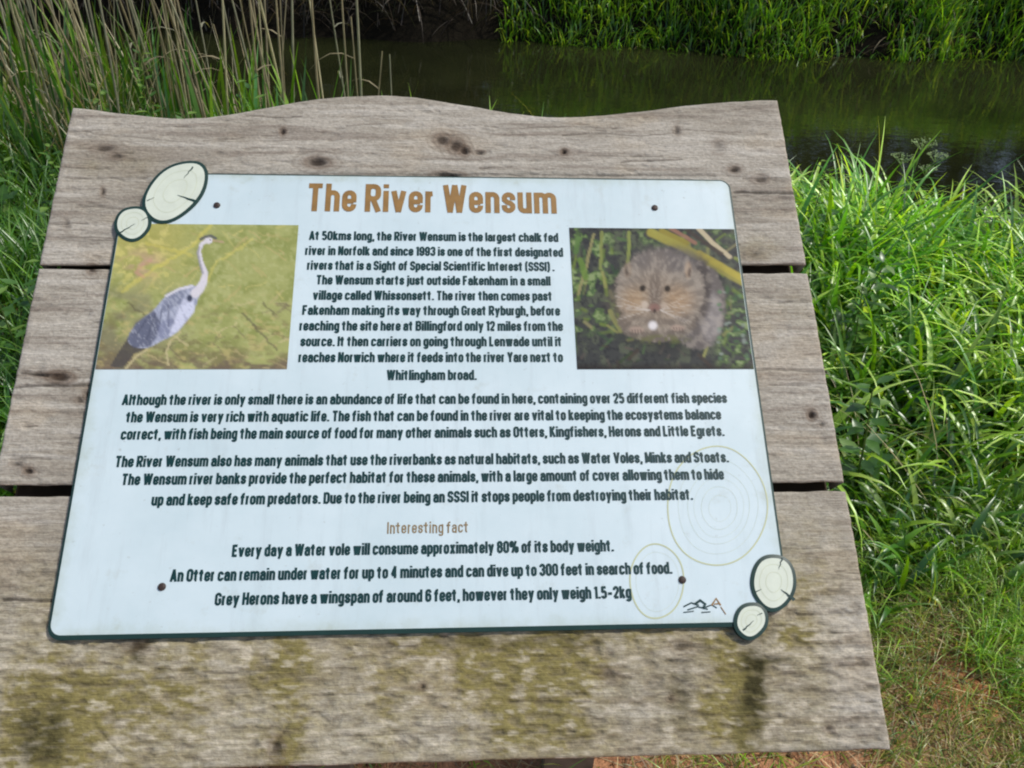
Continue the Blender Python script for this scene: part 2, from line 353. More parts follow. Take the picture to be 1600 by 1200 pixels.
def plank(yt, yb, name='plank', label=None):
    sx = np.concatenate([[0, .0008, .0022], np.linspace(.006, .726, 420), [.7298, .7312, .732]]) - .366
    N = 150; tt = np.concatenate([[0, .003, .009], np.linspace(.02, .98, N), [.991, .997, 1]])
    S, T = np.meshgrid(sx, tt)
    end = .0007 * (vnoise(T * 40 + 5, S * 0, 5) - .5) * (np.abs(S) > .362)          # worn end grain
    X = S + end * np.sign(S)
    yt_, yb_ = yt(S), yb(S)
    rag = .0016 * (fbm(S * 40, S * 0 + 3, 81, 3) - .5)
    Y = yt_ + (yb_ - yt_) * T + rag * (T < .03) + rag * (T > .97)
    c, z = wood_paint(X, Y)
    d = np.minimum(np.minimum(S + .366, .366 - S), np.minimum((yt_ - yb_) * T, (yt_ - yb_) * (1 - T)))
    Z = FRONT + z * smooth(0, .003, d) - .0016 * (1 - np.clip(d / .002, 0, 1)) ** 2
    n, m = S.shape; idx = np.arange(n * m).reshape(n, m)
    V = np.stack([X, Y, Z], -1).reshape(-1, 3)
    f = np.stack([idx[:-1, :-1], idx[1:, :-1], idx[1:, 1:], idx[:-1, 1:]], -1).reshape(-1, 4)
    ring = np.concatenate([idx[0, :], idx[1:, -1], idx[-1, -2::-1], idx[-2:0:-1, 0]])
    B = V[ring].copy(); B[:, 2] = FRONT - TH
    low_ = np.zeros(n * m, bool); low_[idx[-1]] = True; B[low_[ring], 1] += .016      # lower edge sawn at a slant
    k = len(V); r2 = np.arange(len(ring)) + k; nx_ = np.roll(np.arange(len(ring)), -1)
    side = np.stack([ring, ring[nx_], r2[nx_], r2], -1)
    Vb = V[idx[:, ::30]].reshape(-1, 3)
    # back face as a coarse grid
    bi = np.linspace(0, m - 1, 30).astype(int); bk = idx[[0, -1]][:, bi]
    BV = V[bk.ravel()].copy(); BV[:, 2] = FRONT - TH; BV[30:, 1] += .016; k2 = k + len(B); bq = np.arange(len(BV)).reshape(2, -1) + k2
    back = np.stack([bq[0, :-1], bq[0, 1:], bq[1, 1:], bq[1, :-1]], -1)
    col = np.concatenate([c.reshape(-1, 3), c.reshape(-1, 3)[ring] * .55, np.tile(lin((120, 110, 98)), (len(BV), 1))])  # side faces tinted darker, the gaps' shade put into the colour
    o = mesh_obj(name, np.concatenate([V, B, BV]), np.concatenate([f, side, back]), WOOD, sign, col, smooth_=False)
    if label: o['label'] = label
    return o
plank(wave, s1t, label='top plank with wavy upper edge and dark knots')
plank(s1b, s2t)
plank(s2b, bot, label='bottom plank stained with yellow-green moss')

def box(name, x0, x1, y0, y1, z0, z1, mat, parent, bev=.004):
    """box with chamfered long edges, in the parent's axes"""
    o = []
    for z, i in ((z0, bev), (z0 + bev, 0), (z1 - bev, 0), (z1, bev)):
        o.append([(x0 + i, y0 + i, z), (x1 - i, y0 + i, z), (x1 - i, y1 - i, z), (x0 + i, y1 - i, z)])
    V = [p for r in o for p in r]; Fc = [(3, 2, 1, 0), (12, 13, 14, 15)]
    for r in range(3):
        for k in range(4): a, b = r * 4 + k, r * 4 + (k + 1) % 4; Fc.append((a, b, b + 4, a + 4))
    return mesh_obj(name, V, Fc, mat, parent)
for sx_ in (-1, 1):
    box('batten', sx_ * .3105 - .055, sx_ * .3105 + .055, -.29, .27, FRONT - TH - .040, FRONT - TH - .0006, GAP_SHADE, sign)
    # post: vertical in the world, so sheared out of the board's axes
    V = []
    for yy in (.20, .29):
        for xx in (-.045, .045):
            pz = FRONT - TH - .041
            top = BW @ np.array((sx_ * .22 + xx, yy, pz)) + BC
            for zz in (-.4, top[2]):
                pw = np.array((top[0], top[1], zz)); V.append(BW.T @ (pw - BC))
    mesh_obj('post', V, [(0, 1, 3, 2), (4, 6, 7, 5), (0, 4, 5, 1), (2, 3, 7, 6), (1, 5, 7, 3), (0, 2, 6, 4)], POST, sign)
box('crosspiece', -.30, .30, .205, .285, FRONT - TH - .082, FRONT - TH - .0415, POST, sign)

# ---- the panel: white face, dark green edge
PX0, PY1 = (v - 0 for v in bd(200, 271.5)); PX0 = -.297; PX1 = .297
PY1 = .2162; PY0 = -.2162
def rrect(x0, x1, y0, y1, r, n=8):
    p = []
    for cx, cy, a0 in ((x1 - r, y1 - r, 0), (x0 + r, y1 - r, 90), (x0 + r, y0 + r, 180), (x1 - r, y0 + r, 270)):
        for k in range(n + 1): a = math.radians(a0 + 90 * k / n); p.append((cx + r * math.cos(a), cy + r * math.sin(a)))
    return p
def cut(x0, x1, y0, y1, r, e):
    """panel outline: rounded, with the two corners under the log slices cut off"""
    q = rrect(x0, x1, y0, y1, r); tl = [bd(312, 271), bd(184, 366)]; br = [bd(1171, 974), bd(1226, 879)]
    k = len(q) // 4; q = q[:k] + [(float(tl[0][0]) - e, y1), (x0, float(tl[1][1]) + e)] + q[2 * k:3 * k] + [(float(br[0][0]) + e, y0), (x1, float(br[1][1]) - e)]
    return q
out = cut(PX0 - .0022, PX1 + .0022, PY0 - .0036, PY1 + .0018, .011, .001); face = cut(PX0, PX1, PY0, PY1, .009, 0)
n = len(out)
V = [(x, y, FRONT + .0004) for x, y in out] + [(x, y, -.0008) for x, y in out] + [(x, y, 0) for x, y in face]
Fc = [tuple(range(n - 1, -1, -1))] + [(k, (k + 1) % n, n + (k + 1) % n, n + k) for k in range(n)] + [(n + k, n + (k + 1) % n, 2 * n + (k + 1) % n, 2 * n + k) for k in range(n)] + [tuple(range(2 * n, 3 * n))]
panel = mesh_obj('panel', V, Fc, [EDGE, PANEL], sign, mat_idx=[0] * (1 + 2 * n) + [1])
panel['label'] = 'white printed information panel with dark green edge'

def print_grid(name, quad_px, paint, step=.0013, label=None):
    """a printed picture lying on the panel"""
    (xa, yt), (xb, yb) = quad_px
    nx_, ny_ = int((xb - xa) / step), int((yt - yb) / step)
    X, Y = np.meshgrid(np.linspace(xa, xb, nx_), np.linspace(yt, yb, ny_))
    c = paint(*px(X, Y)); n, m = X.shape; idx = np.arange(n * m).reshape(n, m)
    f = np.stack([idx[:-1, :-1], idx[1:, :-1], idx[1:, 1:], idx[:-1, 1:]], -1).reshape(-1, 4)
    o = mesh_obj(name, np.stack([X, Y, np.full_like(X, .0003)], -1).reshape(-1, 3), f, PRINT, panel, c.reshape(-1, 3))
    if label: o['label'] = label
    return o
def dab(c, m, rgb): return mix(c, lin(rgb), np.clip(m, 0, 1))
def paint_heron(u, v):
    z = lambda q: [(a / 3, 240 + b / 3) for a, b in q]
    n1 = fbm(u / 26, v / 18, 101, 4); n2 = fbm(u / 7, v / 6, 111, 3); n3 = fbm(u / 60, v / 40, 121, 3)
    c = np.broadcast_to(lin((164, 168, 106)), u.shape + (3,)).copy()
    c = dab(c, .8 * smooth(.4, .7, n1), (140, 148, 84)); c = dab(c, .5 * smooth(.5, .75, n2), (184, 186, 128))
    c = dab(c, .6 * smooth(330, 250, u) * smooth(470, 380, v), (176, 168, 92))
    c = dab(c, .75 * smooth(.42, .62, n3) * smooth(330, 200, u) * smooth(430, 480, v), (128, 122, 100))
    c = dab(c, .6 * smooth(520, 575, v) * smooth(.35, .6, n1), (120, 100, 84))
    R = random.Random(5)
    c = dab(c, .75 * smooth(.55, .72, fbm(u / 14 + v / 22, v / 9 - u / 30, 141, 3)) * smooth(330, 230, u) * smooth(480, 420, v), (204, 196, 118))
    c = dab(c, .55 * smooth(.56, .74, fbm(u / 12 - v / 30, v / 7, 151, 3)) * smooth(440, 500, v), (190, 176, 118)); c = dab(c, .5 * smooth(.56, .76, fbm(u / 16, v / 8, 161, 3)) * smooth(440, 520, v), (118, 106, 76))
    c = dab(c, .7 * smooth(.5, .62, fbm(u / 20, v / 14, 171, 3)) * np.exp(-((u - 225) / 30) ** 2 - ((v - 412) / 22) ** 2), (196, 160, 140))
    c = dab(c, .7 * smooth(548, 572, v) * smooth(.4, .6, fbm(u / 22, v / 12, 181, 3)), (108, 92, 84))
    for k in range(90):     # straw and stems
        a = (R.uniform(165, 440), R.uniform(355, 575)); ang = R.choice([R.uniform(-.9, -.2), R.uniform(.2, .9)]); ln = R.uniform(8, 40)
        b = (a[0] + ln * math.cos(ang), a[1] + ln * math.sin(ang)); d, _ = segd(u + 14 * (n1 - .5), v + 8 * (n2 - .5), a, b)
        c = dab(c, R.uniform(.3, .7) * (1 - smooth(.5, R.uniform(1.4, 3), d)), R.choice([(206, 196, 124), (188, 172, 116)] if a[1] < 470 else [(200, 188, 140), (112, 98, 84), (186, 172, 124), (96, 90, 70)]))
    for q, wd, col in [([(330, 350), (300, 385), (240, 420), (195, 455)], 2.4, (206, 196, 100)), ([(395, 375), (340, 410), (325, 440)], 2, (205, 196, 110)), ([(300, 400), (230, 380)], 2, (200, 190, 100)), ([(380, 490), (430, 545)], 1.6, (88, 78, 70)), ([(235, 405), (215, 425), (225, 432)], 2.2, (196, 150, 128))]:
        c = dab(c, .55 * (1 - smooth(wd * .4, wd * 1.7, polyline(u + 12 * (n1 - .5), v + 8 * (n2 - .5), q))), col)
    # bird
    d = polyline(u, v, z([(560, 960), (700, 860)])); 
    body = z([(905, 615), (850, 630), (780, 665), (725, 735), (690, 760), (640, 800), (605, 850), (600, 880), (625, 905), (690, 915), (760, 875), (810, 850), (860, 800), (905, 745), (925, 690), (940, 640)])
    for q in range(2): body = [p for a, b in zip(body, body[1:] + body[:1]) for p in ((.75 * a[0] + .25 * b[0], .75 * a[1] + .25 * b[1]), (.25 * a[0] + .75 * b[0], .25 * a[1] + .75 * b[1]))]
    tail = z([(610, 860), (575, 905), (520, 995), (575, 1005), (630, 935), (680, 915)])
    soft = lambda p, w_: np.where(inside(u, v, p), 1.0, 1 - smooth(0, w_, polyline(u, v, p + p[:1])))
    c = dab(c, .9 * soft(tail, 1.5), (84, 80, 76))
    c = dab(c, soft(body, 1.5), (166, 171, 188))
    c = dab(c, .85 * soft(z([(720, 745), (640, 800), (602, 870), (630, 905), (700, 900), (735, 850), (745, 790)]), 4), (84, 88, 106))
    c = dab(c, .6 * soft(z([(790, 660), (870, 640), (840, 700), (760, 740)]), 5), (104, 110, 130))
    c = dab(c, .7 * soft(z([(745, 800), (800, 780), (850, 810), (780, 865), (740, 860)]), 4), (124, 129, 154))
    c = dab(c, .85 * soft(z([(860, 690), (905, 690), (905, 740), (830, 830), (800, 850), (830, 770)]), 4), (212, 215, 232))
    fe = fbm((u * .5 + v * .86) / 9, (u * .86 - v * .5) / 2.2, 191, 3)
    c = dab(c, .35 * soft(body, 1) * smooth(.45, .75, fe), (112, 118, 138)); c = dab(c, .28 * soft(body, 1) * smooth(.52, .7, 1 - fe), (206, 210, 220))
    for q in [[(700, 760), (640, 850)], [(730, 750), (690, 870)], [(760, 730), (740, 830)], [(790, 710), (790, 810)]]:
        c = dab(c, .5 * (1 - smooth(.5, 2, polyline(u, v, z(q)))), (70, 74, 92))
    neck = z([(975, 405), (945, 425), (934, 460), (945, 510), (962, 555), (955, 600), (935, 635), (915, 655)])
    dn = polyline(u, v, neck); wd = 2.7 + 4.6 * smooth(405, 465, v)
    c = dab(c, 1 - smooth(wd * .8, wd * 1.25, dn), (214, 210, 214))
    c = dab(c, .95 * (1 - smooth(3, 6.5, np.hypot((u - 296.5) * 1.1, (v - 466.5) * .85))), (58, 64, 82)); c = dab(c, .8 * (1 - smooth(1.2, 3, polyline(u, v, z([(900, 622), (840, 636), (780, 668)])))), (218, 216, 222))
    c = dab(c, .8 * (1 - smooth(1.0, 2.6, polyline(u, v, z([(935, 440), (928, 470), (938, 515), (950, 560)])))), (150, 148, 156))
    c = dab(c, 1 - smooth(4.2, 5.8, np.hypot((u - 326) * .75, v - 376)), (216, 212, 214))
    c = dab(c, .85 * (1 - smooth(1.0, 3.2, polyline(u, v, z([(940, 402), (965, 390), (990, 386), (1012, 398)])))), (84, 86, 96)); c = dab(c, .9 * (1 - smooth(.5, 1.4, np.hypot(u - 328, v - 375))), (60, 56, 50))
    c = dab(c, 1 - smooth(1.0, 2.4, polyline(u, v, z([(1000, 410), (1024, 411), (1046, 416)]))), (178, 158, 122))
    for q in [[(800, 880), (780, 930), (790, 990)], [(690, 920), (640, 950), (590, 1010)]]: c = dab(c, .8 * (1 - smooth(.8, 2.2, polyline(u, v, z(q)))), (196, 184, 140))
    return c * (.93 + .14 * fbm(u / 3, v / 3, 131, 2))[..., None]
def paint_vole(u, v):
    z = lambda q: [(860 + a / 3, 240 + b / 3) for a, b in q]
    Z = lambda a, b: (860 + a / 3, 240 + b / 3)
    n1 = fbm(u / 16, v / 16, 201, 4); n2 = fbm(u / 5, v / 5, 211, 3)
    c = np.broadcast_to(lin((66, 68, 66)), u.shape + (3,)).copy()
    c = dab(c, .8 * smooth(.45, .7, n1), (92, 98, 80)); c = dab(c, .7 * smooth(.5, .75, n2), (46, 47, 50))
    R = random.Random(9)
    g1 = fbm(u / 11, v / 9, 231, 3); side = np.maximum(smooth(985, 930, u) * smooth(540, 500, v), np.maximum(smooth(1110, 1140, u) * smooth(440, 470, v), .6 * smooth(400, 370, v)))
    c = dab(c, .85 * side * smooth(.48, .66, g1), (94, 122, 66)); c = dab(c, .7 * side * smooth(.6, .75, g1), (150, 164, 116))
    for k in range(120):
        a = (R.uniform(892, 1178), R.uniform(360, 574)); left = a[0] < 960; bot_ = a[1] > 540
        ln = R.uniform(4, 26); ang = R.uniform(1.1, 2.0) if left and a[1] < 470 else R.uniform(0, 3.1)
        b = (a[0] + ln * math.cos(ang), a[1] + ln * math.sin(ang)); d, _ = segd(u, v, a, b)
        colr = R.choice([(110, 128, 60), (86, 112, 70), (140, 134, 96), (60, 84, 58), (150, 150, 90)]) if not bot_ else R.choice([(72, 62, 54), (60, 74, 50), (96, 88, 80)])
        c = dab(c, R.uniform(.4, .9) * (1 - smooth(.8, R.uniform(2, 5), d)), colr)
    for q, wd, col in [([(470, 370), (620, 440), (760, 520), (900, 600)], 9, (164, 156, 74)), ([(700, 470), (890, 580)], 7, (178, 164, 70)), ([(520, 360), (640, 420)], 5, (150, 138, 60)), ([(690, 350), (760, 420), (840, 485)], 4.5, (198, 184, 150)), ([(560, 350), (680, 420)], 4, (150, 112, 92)), ([(640, 360), (800, 470)], 4, (70, 62, 56)), ([(200, 380), (170, 520), (130, 660)], 3, (146, 140, 96)), ([(240, 370), (235, 540)], 3.5, (132, 140, 80)), ([(370, 370), (365, 510)], 3.5, (140, 150, 80)), ([(140, 500), (165, 580)], 6, (104, 132, 62)), ([(130, 400), (120, 460)], 6, (90, 120, 66)), ([(280, 740), (330, 830)], 5, (150, 152, 90))]:
        c = dab(c, .85 * (1 - smooth(wd * .5, wd, polyline(u + 4 * (n1 - .5), v, z(q)))), col)
    el = lambda a, b, ra, rb, s=.14: 1 - smooth(1 - s, 1 + s, np.hypot((u - Z(a, b)[0]) * 3 / ra, (v - Z(a, b)[1]) * 3 / rb) + .13 * (n2 - .5))
    cu, cv = Z(490, 690); th_ = np.arctan2(v - cv, u - cu); rr = np.hypot(u - cu, v - cv)
    fur = fbm(th_ * 14, rr / 9, 221, 3)
    bm = np.maximum(el(690, 710, 130, 210, .06), np.maximum(el(520, 640, 215, 200, .06), el(500, 790, 185, 95, .06)))
    c = dab(c, .75 * (el(560, 690, 270, 235, .3)), (46, 47, 45))                         # dark hollow round the animal
    c = dab(c, el(690, 715, 132, 205, .06), (104, 98, 94)); c = dab(c, .8 * el(752, 765, 52, 115, .3), (150, 144, 140))
    c = dab(c, .9 * el(700, 640, 52, 150, .3), (68, 62, 60))
    c = dab(c, el(500, 790, 185, 92, .06), (112, 103, 93)); c = dab(c, el(515, 645, 208, 192, .05), (138, 129, 117))
    c = dab(c, .8 * el(545, 500, 150, 60, .4), (104, 99, 97)); c = dab(c, .6 * el(500, 590, 60, 110, .6), (146, 135, 121))
    c = dab(c, .55 * el(490, 700, 185, 120, .5), (148, 131, 110))
    c = dab(c, .6 * el(395, 690, 56, 52, .8), (176, 146, 108)); c = dab(c, .6 * el(595, 690, 62, 60, .8), (174, 142, 104)); c = dab(c, .7 * el(492, 660, 30, 90, .6), (106, 94, 84))
    c = dab(c, .7 * el(645, 545, 16, 38, .4), (170, 146, 120)); c = dab(c, .8 * el(652, 556, 8, 22, .5), (80, 68, 62)); c = dab(c, .6 * el(362, 545, 18, 36, .5), (146, 128, 106)); c = dab(c, .7 * el(358, 552, 8, 20, .5), (78, 68, 62))
    c = dab(c, .28 * bm * smooth(.45, .72, fur), (90, 83, 77)); c = dab(c, .25 * bm * smooth(.45, .72, 1 - fur), (188, 177, 160))
    for k in range(14):                                                                     # whiskers
        sg = -1 if k % 2 else 1; a = (490 + sg * 24, 735); b = (490 + sg * R.uniform(110, 190), 735 + R.uniform(-70, 60)); c = dab(c, .35 * (1 - smooth(.3, 1.1, segd(u, v, Z(*a), Z(*b))[0])), (206, 198, 186))
    for a, b in ((432, 632), (548, 634)):
        c = dab(c, .9 * el(a, b, 14, 15, .4), (30, 26, 25)); pass
    c = dab(c, .85 * el(488, 722, 26, 18, .5), (136, 104, 94)); c = dab(c, .8 * el(488, 738, 8, 10, .5), (52, 44, 42)); c = dab(c, .8 * el(442, 708, 16, 16, .6), (196, 182, 164)); c = dab(c, .6 * el(532, 712, 16, 14, .6), (186, 170, 152))
    c = dab(c, .3 * (1 - smooth(2, 7, polyline(u, v, z([(400, 770), (480, 785), (560, 790), (650, 770)])))), (78, 70, 66))
    c = dab(c, .9 * el(480, 806, 20, 20, .5), (226, 222, 220))
    for (a, b, ra, rb) in ((404, 826, 34, 15), (596, 818, 32, 14)):                        # fore paws with toes
        c = dab(c, .85 * el(a, b, ra, rb, .4), (168, 148, 132))
        for t_ in (-18, -6, 6, 18): c = dab(c, .6 * (1 - smooth(.5, 1.6, segd(u, v, Z(a + t_, b), Z(a + t_ * 1.3, b + 18))[0])), (92, 80, 72))
    c = dab(c, .7 * el(520, 872, 120, 22, .5) * smooth(.35, .6, n2), (104, 106, 66))
    for k in range(40):
        a = (R.uniform(1120, 1178), R.uniform(450, 560)); d = np.hypot((u - a[0]), (v - a[1]) * R.uniform(.5, 2)); c = dab(c, R.uniform(.4, .9) * (1 - smooth(1.5, 5, d)), R.choice([(96, 130, 92), (70, 100, 64), (140, 150, 140)]))
    c = dab(c, .75 * smooth(565, 577, v), (44, 38, 36))
    return c
hx0 = PX0 + .0005; ytop = bd(350, 351)[1]; ybot = bd(350, 577)[1]; hx1 = .5 * (bd(468, 351)[0] + bd(447, 577)[0])
print_grid('photograph', ((hx0, ytop), (hx1, ybot)), paint_heron, label='printed photo of a grey heron in yellow-green grass')
vx0 = .5 * (bd(890, 357)[0] + bd(901, 577)[0])
print_grid('photograph', ((vx0, bd(1000, 357)[1]), (PX1 - .0005, bd(1000, 577)[1])), paint_vole, label='printed photo of a brown water vole')

def ribbon(pts, wd, z, closed=False):
    """flat strip along board points"""
    P = np.array(pts, float); n = len(P)
    T = (np.roll(P, -1, 0) - np.roll(P, 1, 0)) if closed else np.gradient(P, axis=0)
    T /= np.linalg.norm(T, axis=1)[:, None] + 1e-12; Nn = np.stack([-T[:, 1], T[:, 0]], 1)
    wv = np.broadcast_to(np.asarray(wd, float), (n,))[:, None] / 2
    V = np.concatenate([np.c_[P + Nn * wv, np.full(n, z)], np.c_[P - Nn * wv, np.full(n, z)]])
    k = np.arange(n if closed else n - 1); j = (k + 1) % n
    return V, np.stack([k + n, j + n, j, k], -1)
# a condensed gothic alphabet drawn with a pen: every glyph is a few centre lines, cap height 1
def _arc(cx, cy, rx, ry, a0, a1, n=8):
    a = np.radians(np.linspace(a0, a1, n)); return list(zip(cx + rx * np.cos(a), cy + ry * np.sin(a)))
PEN = .165; HP = PEN / 2; XH = .76; X_ = XH - HP; B_ = HP; C_ = 1 - HP; LW = .285; CW = .33
def arch(x0, x1, y0, yt, y1): r = (x1 - x0) / 2; return [(x0, y0)] + _arc((x0 + x1) / 2, yt - r, r, r, 180, 0) + [(x1, y1)]
def cup(x0, x1, y0, yb, y1): r = (x1 - x0) / 2; return [(x0, y0)] + _arc((x0 + x1) / 2, yb + r, r, r, 180, 360) + [(x1, y1)]
def stad(x0, x1, y0, y1, r=None):
    r = min((x1 - x0) / 2, (y1 - y0) / 2) if r is None else r
    return ('c', _arc(x1 - r, y1 - r, r, r, 0, 90) + _arc(x0 + r, y1 - r, r, r, 90, 180) + _arc(x0 + r, y0 + r, r, r, 180, 270) + _arc(x1 - r, y0 + r, r, r, 270, 360))
def cee(w, t, hi, lo): r = w / 2; return [(w, hi)] + _arc(r, t - r, r, r, 0, 180) + _arc(r, B_ + r, r, r, 180, 360) + [(w, lo)]
def ess(w, t): r = w / 2; m = (t + B_) / 2; return [(w, t - r - .07)] + _arc(r, t - r, r, r * .95, 0, 180) + [(0, m + .10), (w * .3, m + .02), (w * .7, m - .02), (w, m - .10)] + _arc(r, B_ + r, r, r * .95, 0, -180) + [(0, B_ + r + .07)]
w, c = LW, CW
GLYPH = {
 'a': (w, [arch(0, w, .52, X_, 0), stad(0, w, B_, .43, .12)]), 'b': (w, [[(0, 0), (0, 1)], stad(0, w, B_, X_)]), 'c': (w, [cee(w, X_, .50, .26)]), 'd': (w, [[(w, 0), (w, 1)], stad(0, w, B_, X_)]),
 'e': (w, [[(0, .37), (w, .37)], [(w, .33)] + cee(w, X_, .45, .26)]), 'f': (.18, [[(.04, 0)] + _arc(.17, C_ - .13, .13, .13, 180, 90) + [(.22, C_)], [(-.12, X_ - .02), (.21, X_ - .02)]]), 'g': (w, [stad(0, w, B_, X_), [(w, XH)] + _arc(w / 2, -.08, w / 2, .1, 360, 180)]),
 'h': (w, [[(0, 0), (0, 1)], arch(0, w, .4, X_, 0)]), 'i': (0, [[(0, 0), (0, XH)], [(0, .86), (0, 1)]]), 'j': (.04, [[(.04, XH), (.04, -.06), (-.06, -.15)], [(.04, .86), (.04, 1)]]), 'k': (w, [[(0, 0), (0, 1)], [(.02, .3), (w, XH)], [(.1, .45), (w + .02, 0)]]),
 'l': (0, [[(0, 0), (0, 1)]]), 'm': (.56, [[(0, 0), (0, XH)], arch(0, .28, .4, X_, 0), arch(.28, .56, .4, X_, 0)]), 'n': (w, [[(0, 0), (0, XH)], arch(0, w, .4, X_, 0)]), 'o': (w, [stad(0, w, B_, X_)]), 'p': (w, [[(0, -.22), (0, XH)], stad(0, w, B_, X_)]), 'q': (w, [[(w, -.22), (w, XH)], stad(0, w, B_, X_)]),
 'r': (.12, [[(0, 0), (0, XH)], [(0, .45)] + _arc(.15, X_ - .15, .15, .15, 180, 90)]), 's': (.27, [ess(.27, X_)]), 't': (.2, [[(.07, .94), (.07, .2)] + _arc(.18, B_ + .11, .11, .11, 180, 270), [(-.12, X_), (.23, X_)]]), 'u': (w, [cup(0, w, XH, B_, .4), [(w, 0), (w, XH)]]),
 'v': (.32, [[(0, XH), (.16, 0)], [(.16, 0), (.32, XH)]]), 'w': (.5, [[(0, XH), (.12, 0)], [(.12, 0), (.25, XH)], [(.25, XH), (.38, 0)], [(.38, 0), (.5, XH)]]), 'x': (.3, [[(0, XH), (.3, 0)], [(.3, XH), (0, 0)]]), 'y': (.32, [[(0, XH), (.17, .04)], [(.32, XH), (.08, -.22)]]), 'z': (.27, [[(0, X_), (.27, X_)], [(.27, X_), (0, B_)], [(0, B_), (.27, B_)]]),
 'A': (.38, [[(0, 0), (.19, 1)], [(.19, 1), (.38, 0)], [(.06, .28), (.32, .28)]]), 'B': (c, [[(0, 0), (0, 1)], stad(0, c, .52, C_, .15), stad(0, c, B_, .52, .15)]), 'D': (c, [[(0, 0), (0, 1)], stad(0, c, B_, C_)]), 'E': (.28, [[(0, 0), (0, 1)], [(0, C_), (.32, C_)], [(0, .52), (.28, .52)], [(0, B_), (.32, B_)]]), 'F': (.28, [[(0, 0), (0, 1)], [(0, C_), (.32, C_)], [(0, .5), (.27, .5)]]),
 'G': (c, [cee(c, C_, .68, .4), [(c * .55, .46), (c + HP, .46)]]), 'H': (c, [[(0, 0), (0, 1)], [(c, 0), (c, 1)], [(0, .52), (c, .52)]]), 'I': (0, [[(0, 0), (0, 1)]]), 'K': (c, [[(0, 0), (0, 1)], [(0, .35), (c, 1)], [(.12, .55), (c + .03, 0)]]), 'L': (.25, [[(0, 0), (0, 1)], [(0, B_), (.29, B_)]]), 'M': (.46, [[(0, 0), (0, 1)], [(0, 1), (.23, .1)], [(.23, .1), (.46, 1)], [(.46, 0), (.46, 1)]]),
 'N': (c, [[(0, 0), (0, 1)], [(0, 1), (c, 0)], [(c, 0), (c, 1)]]), 'O': (c, [stad(0, c, B_, C_)]), 'R': (c, [[(0, 0), (0, 1)], stad(0, c, .47, C_, .15), [(c * .5, .47), (c + .02, 0)]]), 'S': (.31, [ess(.31, C_)]), 'T': (.34, [[(-.05, C_), (.39, C_)], [(.17, 0), (.17, 1)]]), 'V': (.38, [[(0, 1), (.19, 0)], [(.19, 0), (.38, 1)]]),
 'W': (.6, [[(0, 1), (.15, 0)], [(.15, 0), (.3, 1)], [(.3, 1), (.45, 0)], [(.45, 0), (.6, 1)]]), 'Y': (.36, [[(0, 1), (.18, .42)], [(.36, 1), (.18, .42)], [(.18, 0), (.18, .46)]]), '0': (.31, [stad(0, .31, B_, C_)]), '1': (.1, [[(.1, 0), (.1, 1)], [(-.04, .8), (.1, .95)]]), '2': (.3, [[(0, .68)] + _arc(.15, C_ - .15, .15, .15, 180, 0) + [(.3, .6), (0, B_)], [(0, B_), (.34, B_)]]),
 '3': (.3, [[(0, .72)] + _arc(.15, C_ - .15, .15, .15, 180, 0) + [(.3, .62), (.24, .52), (.1, .52)], [(.2, .52), (.3, .42)] + _arc(.15, B_ + .15, .15, .15, 0, -180) + [(0, .3)]]), '4': (.34, [[(.24, 0), (.24, 1)], [(.24, 1), (-.02, .28)], [(-.02, .26), (.36, .26)]]), '5': (.3, [[(.02, C_), (.32, C_)], [(.03, 1), (.02, .5)], [(0, .5), (.12, .6)] + _arc(.15, .43, .15, .15, 80, 0) + _arc(.15, B_ + .15, .15, .15, 0, -180)]),
 '6': (.31, [stad(0, .31, B_, .58), [(.31, .72)] + _arc(.155, C_ - .155, .155, .155, 0, 180) + [(0, .3)]]), '8': (.31, [stad(.01, .30, .54, C_), stad(0, .31, B_, .54)]), '9': (.31, [stad(0, .31, .42, C_), [(.31, .7)] + _arc(.155, B_ + .155, .155, .155, 0, -180) + [(0, .3)]]), '%': (.6, [stad(0, .17, .55, C_), stad(.43, .6, B_, .45), [(.14, 0), (.46, 1)]]),
 '.': (0, [[(0, 0), (0, .15)]]), ',': (0, [[(.02, .15), (-.03, -.13)]]), '(': (.1, [[(.12, 1.05), (.01, .8), (.01, .15), (.12, -.12)]]), ')': (.1, [[(-.02, 1.05), (.09, .8), (.09, .15), (-.02, -.12)]]), '-': (.24, [[(-.05, .4), (.29, .4)]])}
def lettering(name, lines, mat, pen=PEN, z=.00030, label=None):
    """lines: (text, left px, right px, baseline px at the middle, cap height in metres)"""
    VV, FF, off = [], [], 0
    for txt, ul, ur, vb, cap in lines:
        x = 0; parts = []; q = 0
        for ch in txt:
            if ch == ' ': x += .20; continue
            gw, strokes = GLYPH[ch]
            for s in strokes:
                cl = isinstance(s, tuple); P = np.array(s[1] if cl else s, float)
                if cl: P = P[np.r_[True, np.linalg.norm(np.diff(P, axis=0), axis=1) > 1e-6]]
                else: P = P[np.r_[True, np.linalg.norm(np.diff(P, axis=0), axis=1) > 1e-6]]
                V, f = ribbon(P + (x, 0), pen, q * .000012, cl); q = (q + 1) % 7; parts.append((V, f))
            x += gw + PEN + .085
        X0 = min(V[:, 0].min() for V, f in parts); X1 = max(V[:, 0].max() for V, f in parts)
        xl, y = bd(ul, vb); xr, _ = bd(ur, vb)
        for V, f in parts:
            VV.append(np.c_[xl + (V[:, 0] - X0) / (X1 - X0) * (xr - xl), y + V[:, 1] * cap, z + V[:, 2]]); FF.append(f + off); off += len(V)
    o = mesh_obj(name, np.concatenate(VV), np.concatenate(FF), mat, panel)
    if label: o['label'] = label
    return o
capT = bd(600, 287)[1] - bd(600, 330)[1]
lettering('lettering', [('The River Wensum', 480, 870, 330, capT)], TAN_INK, .175, label='tan heading The River Wensum')
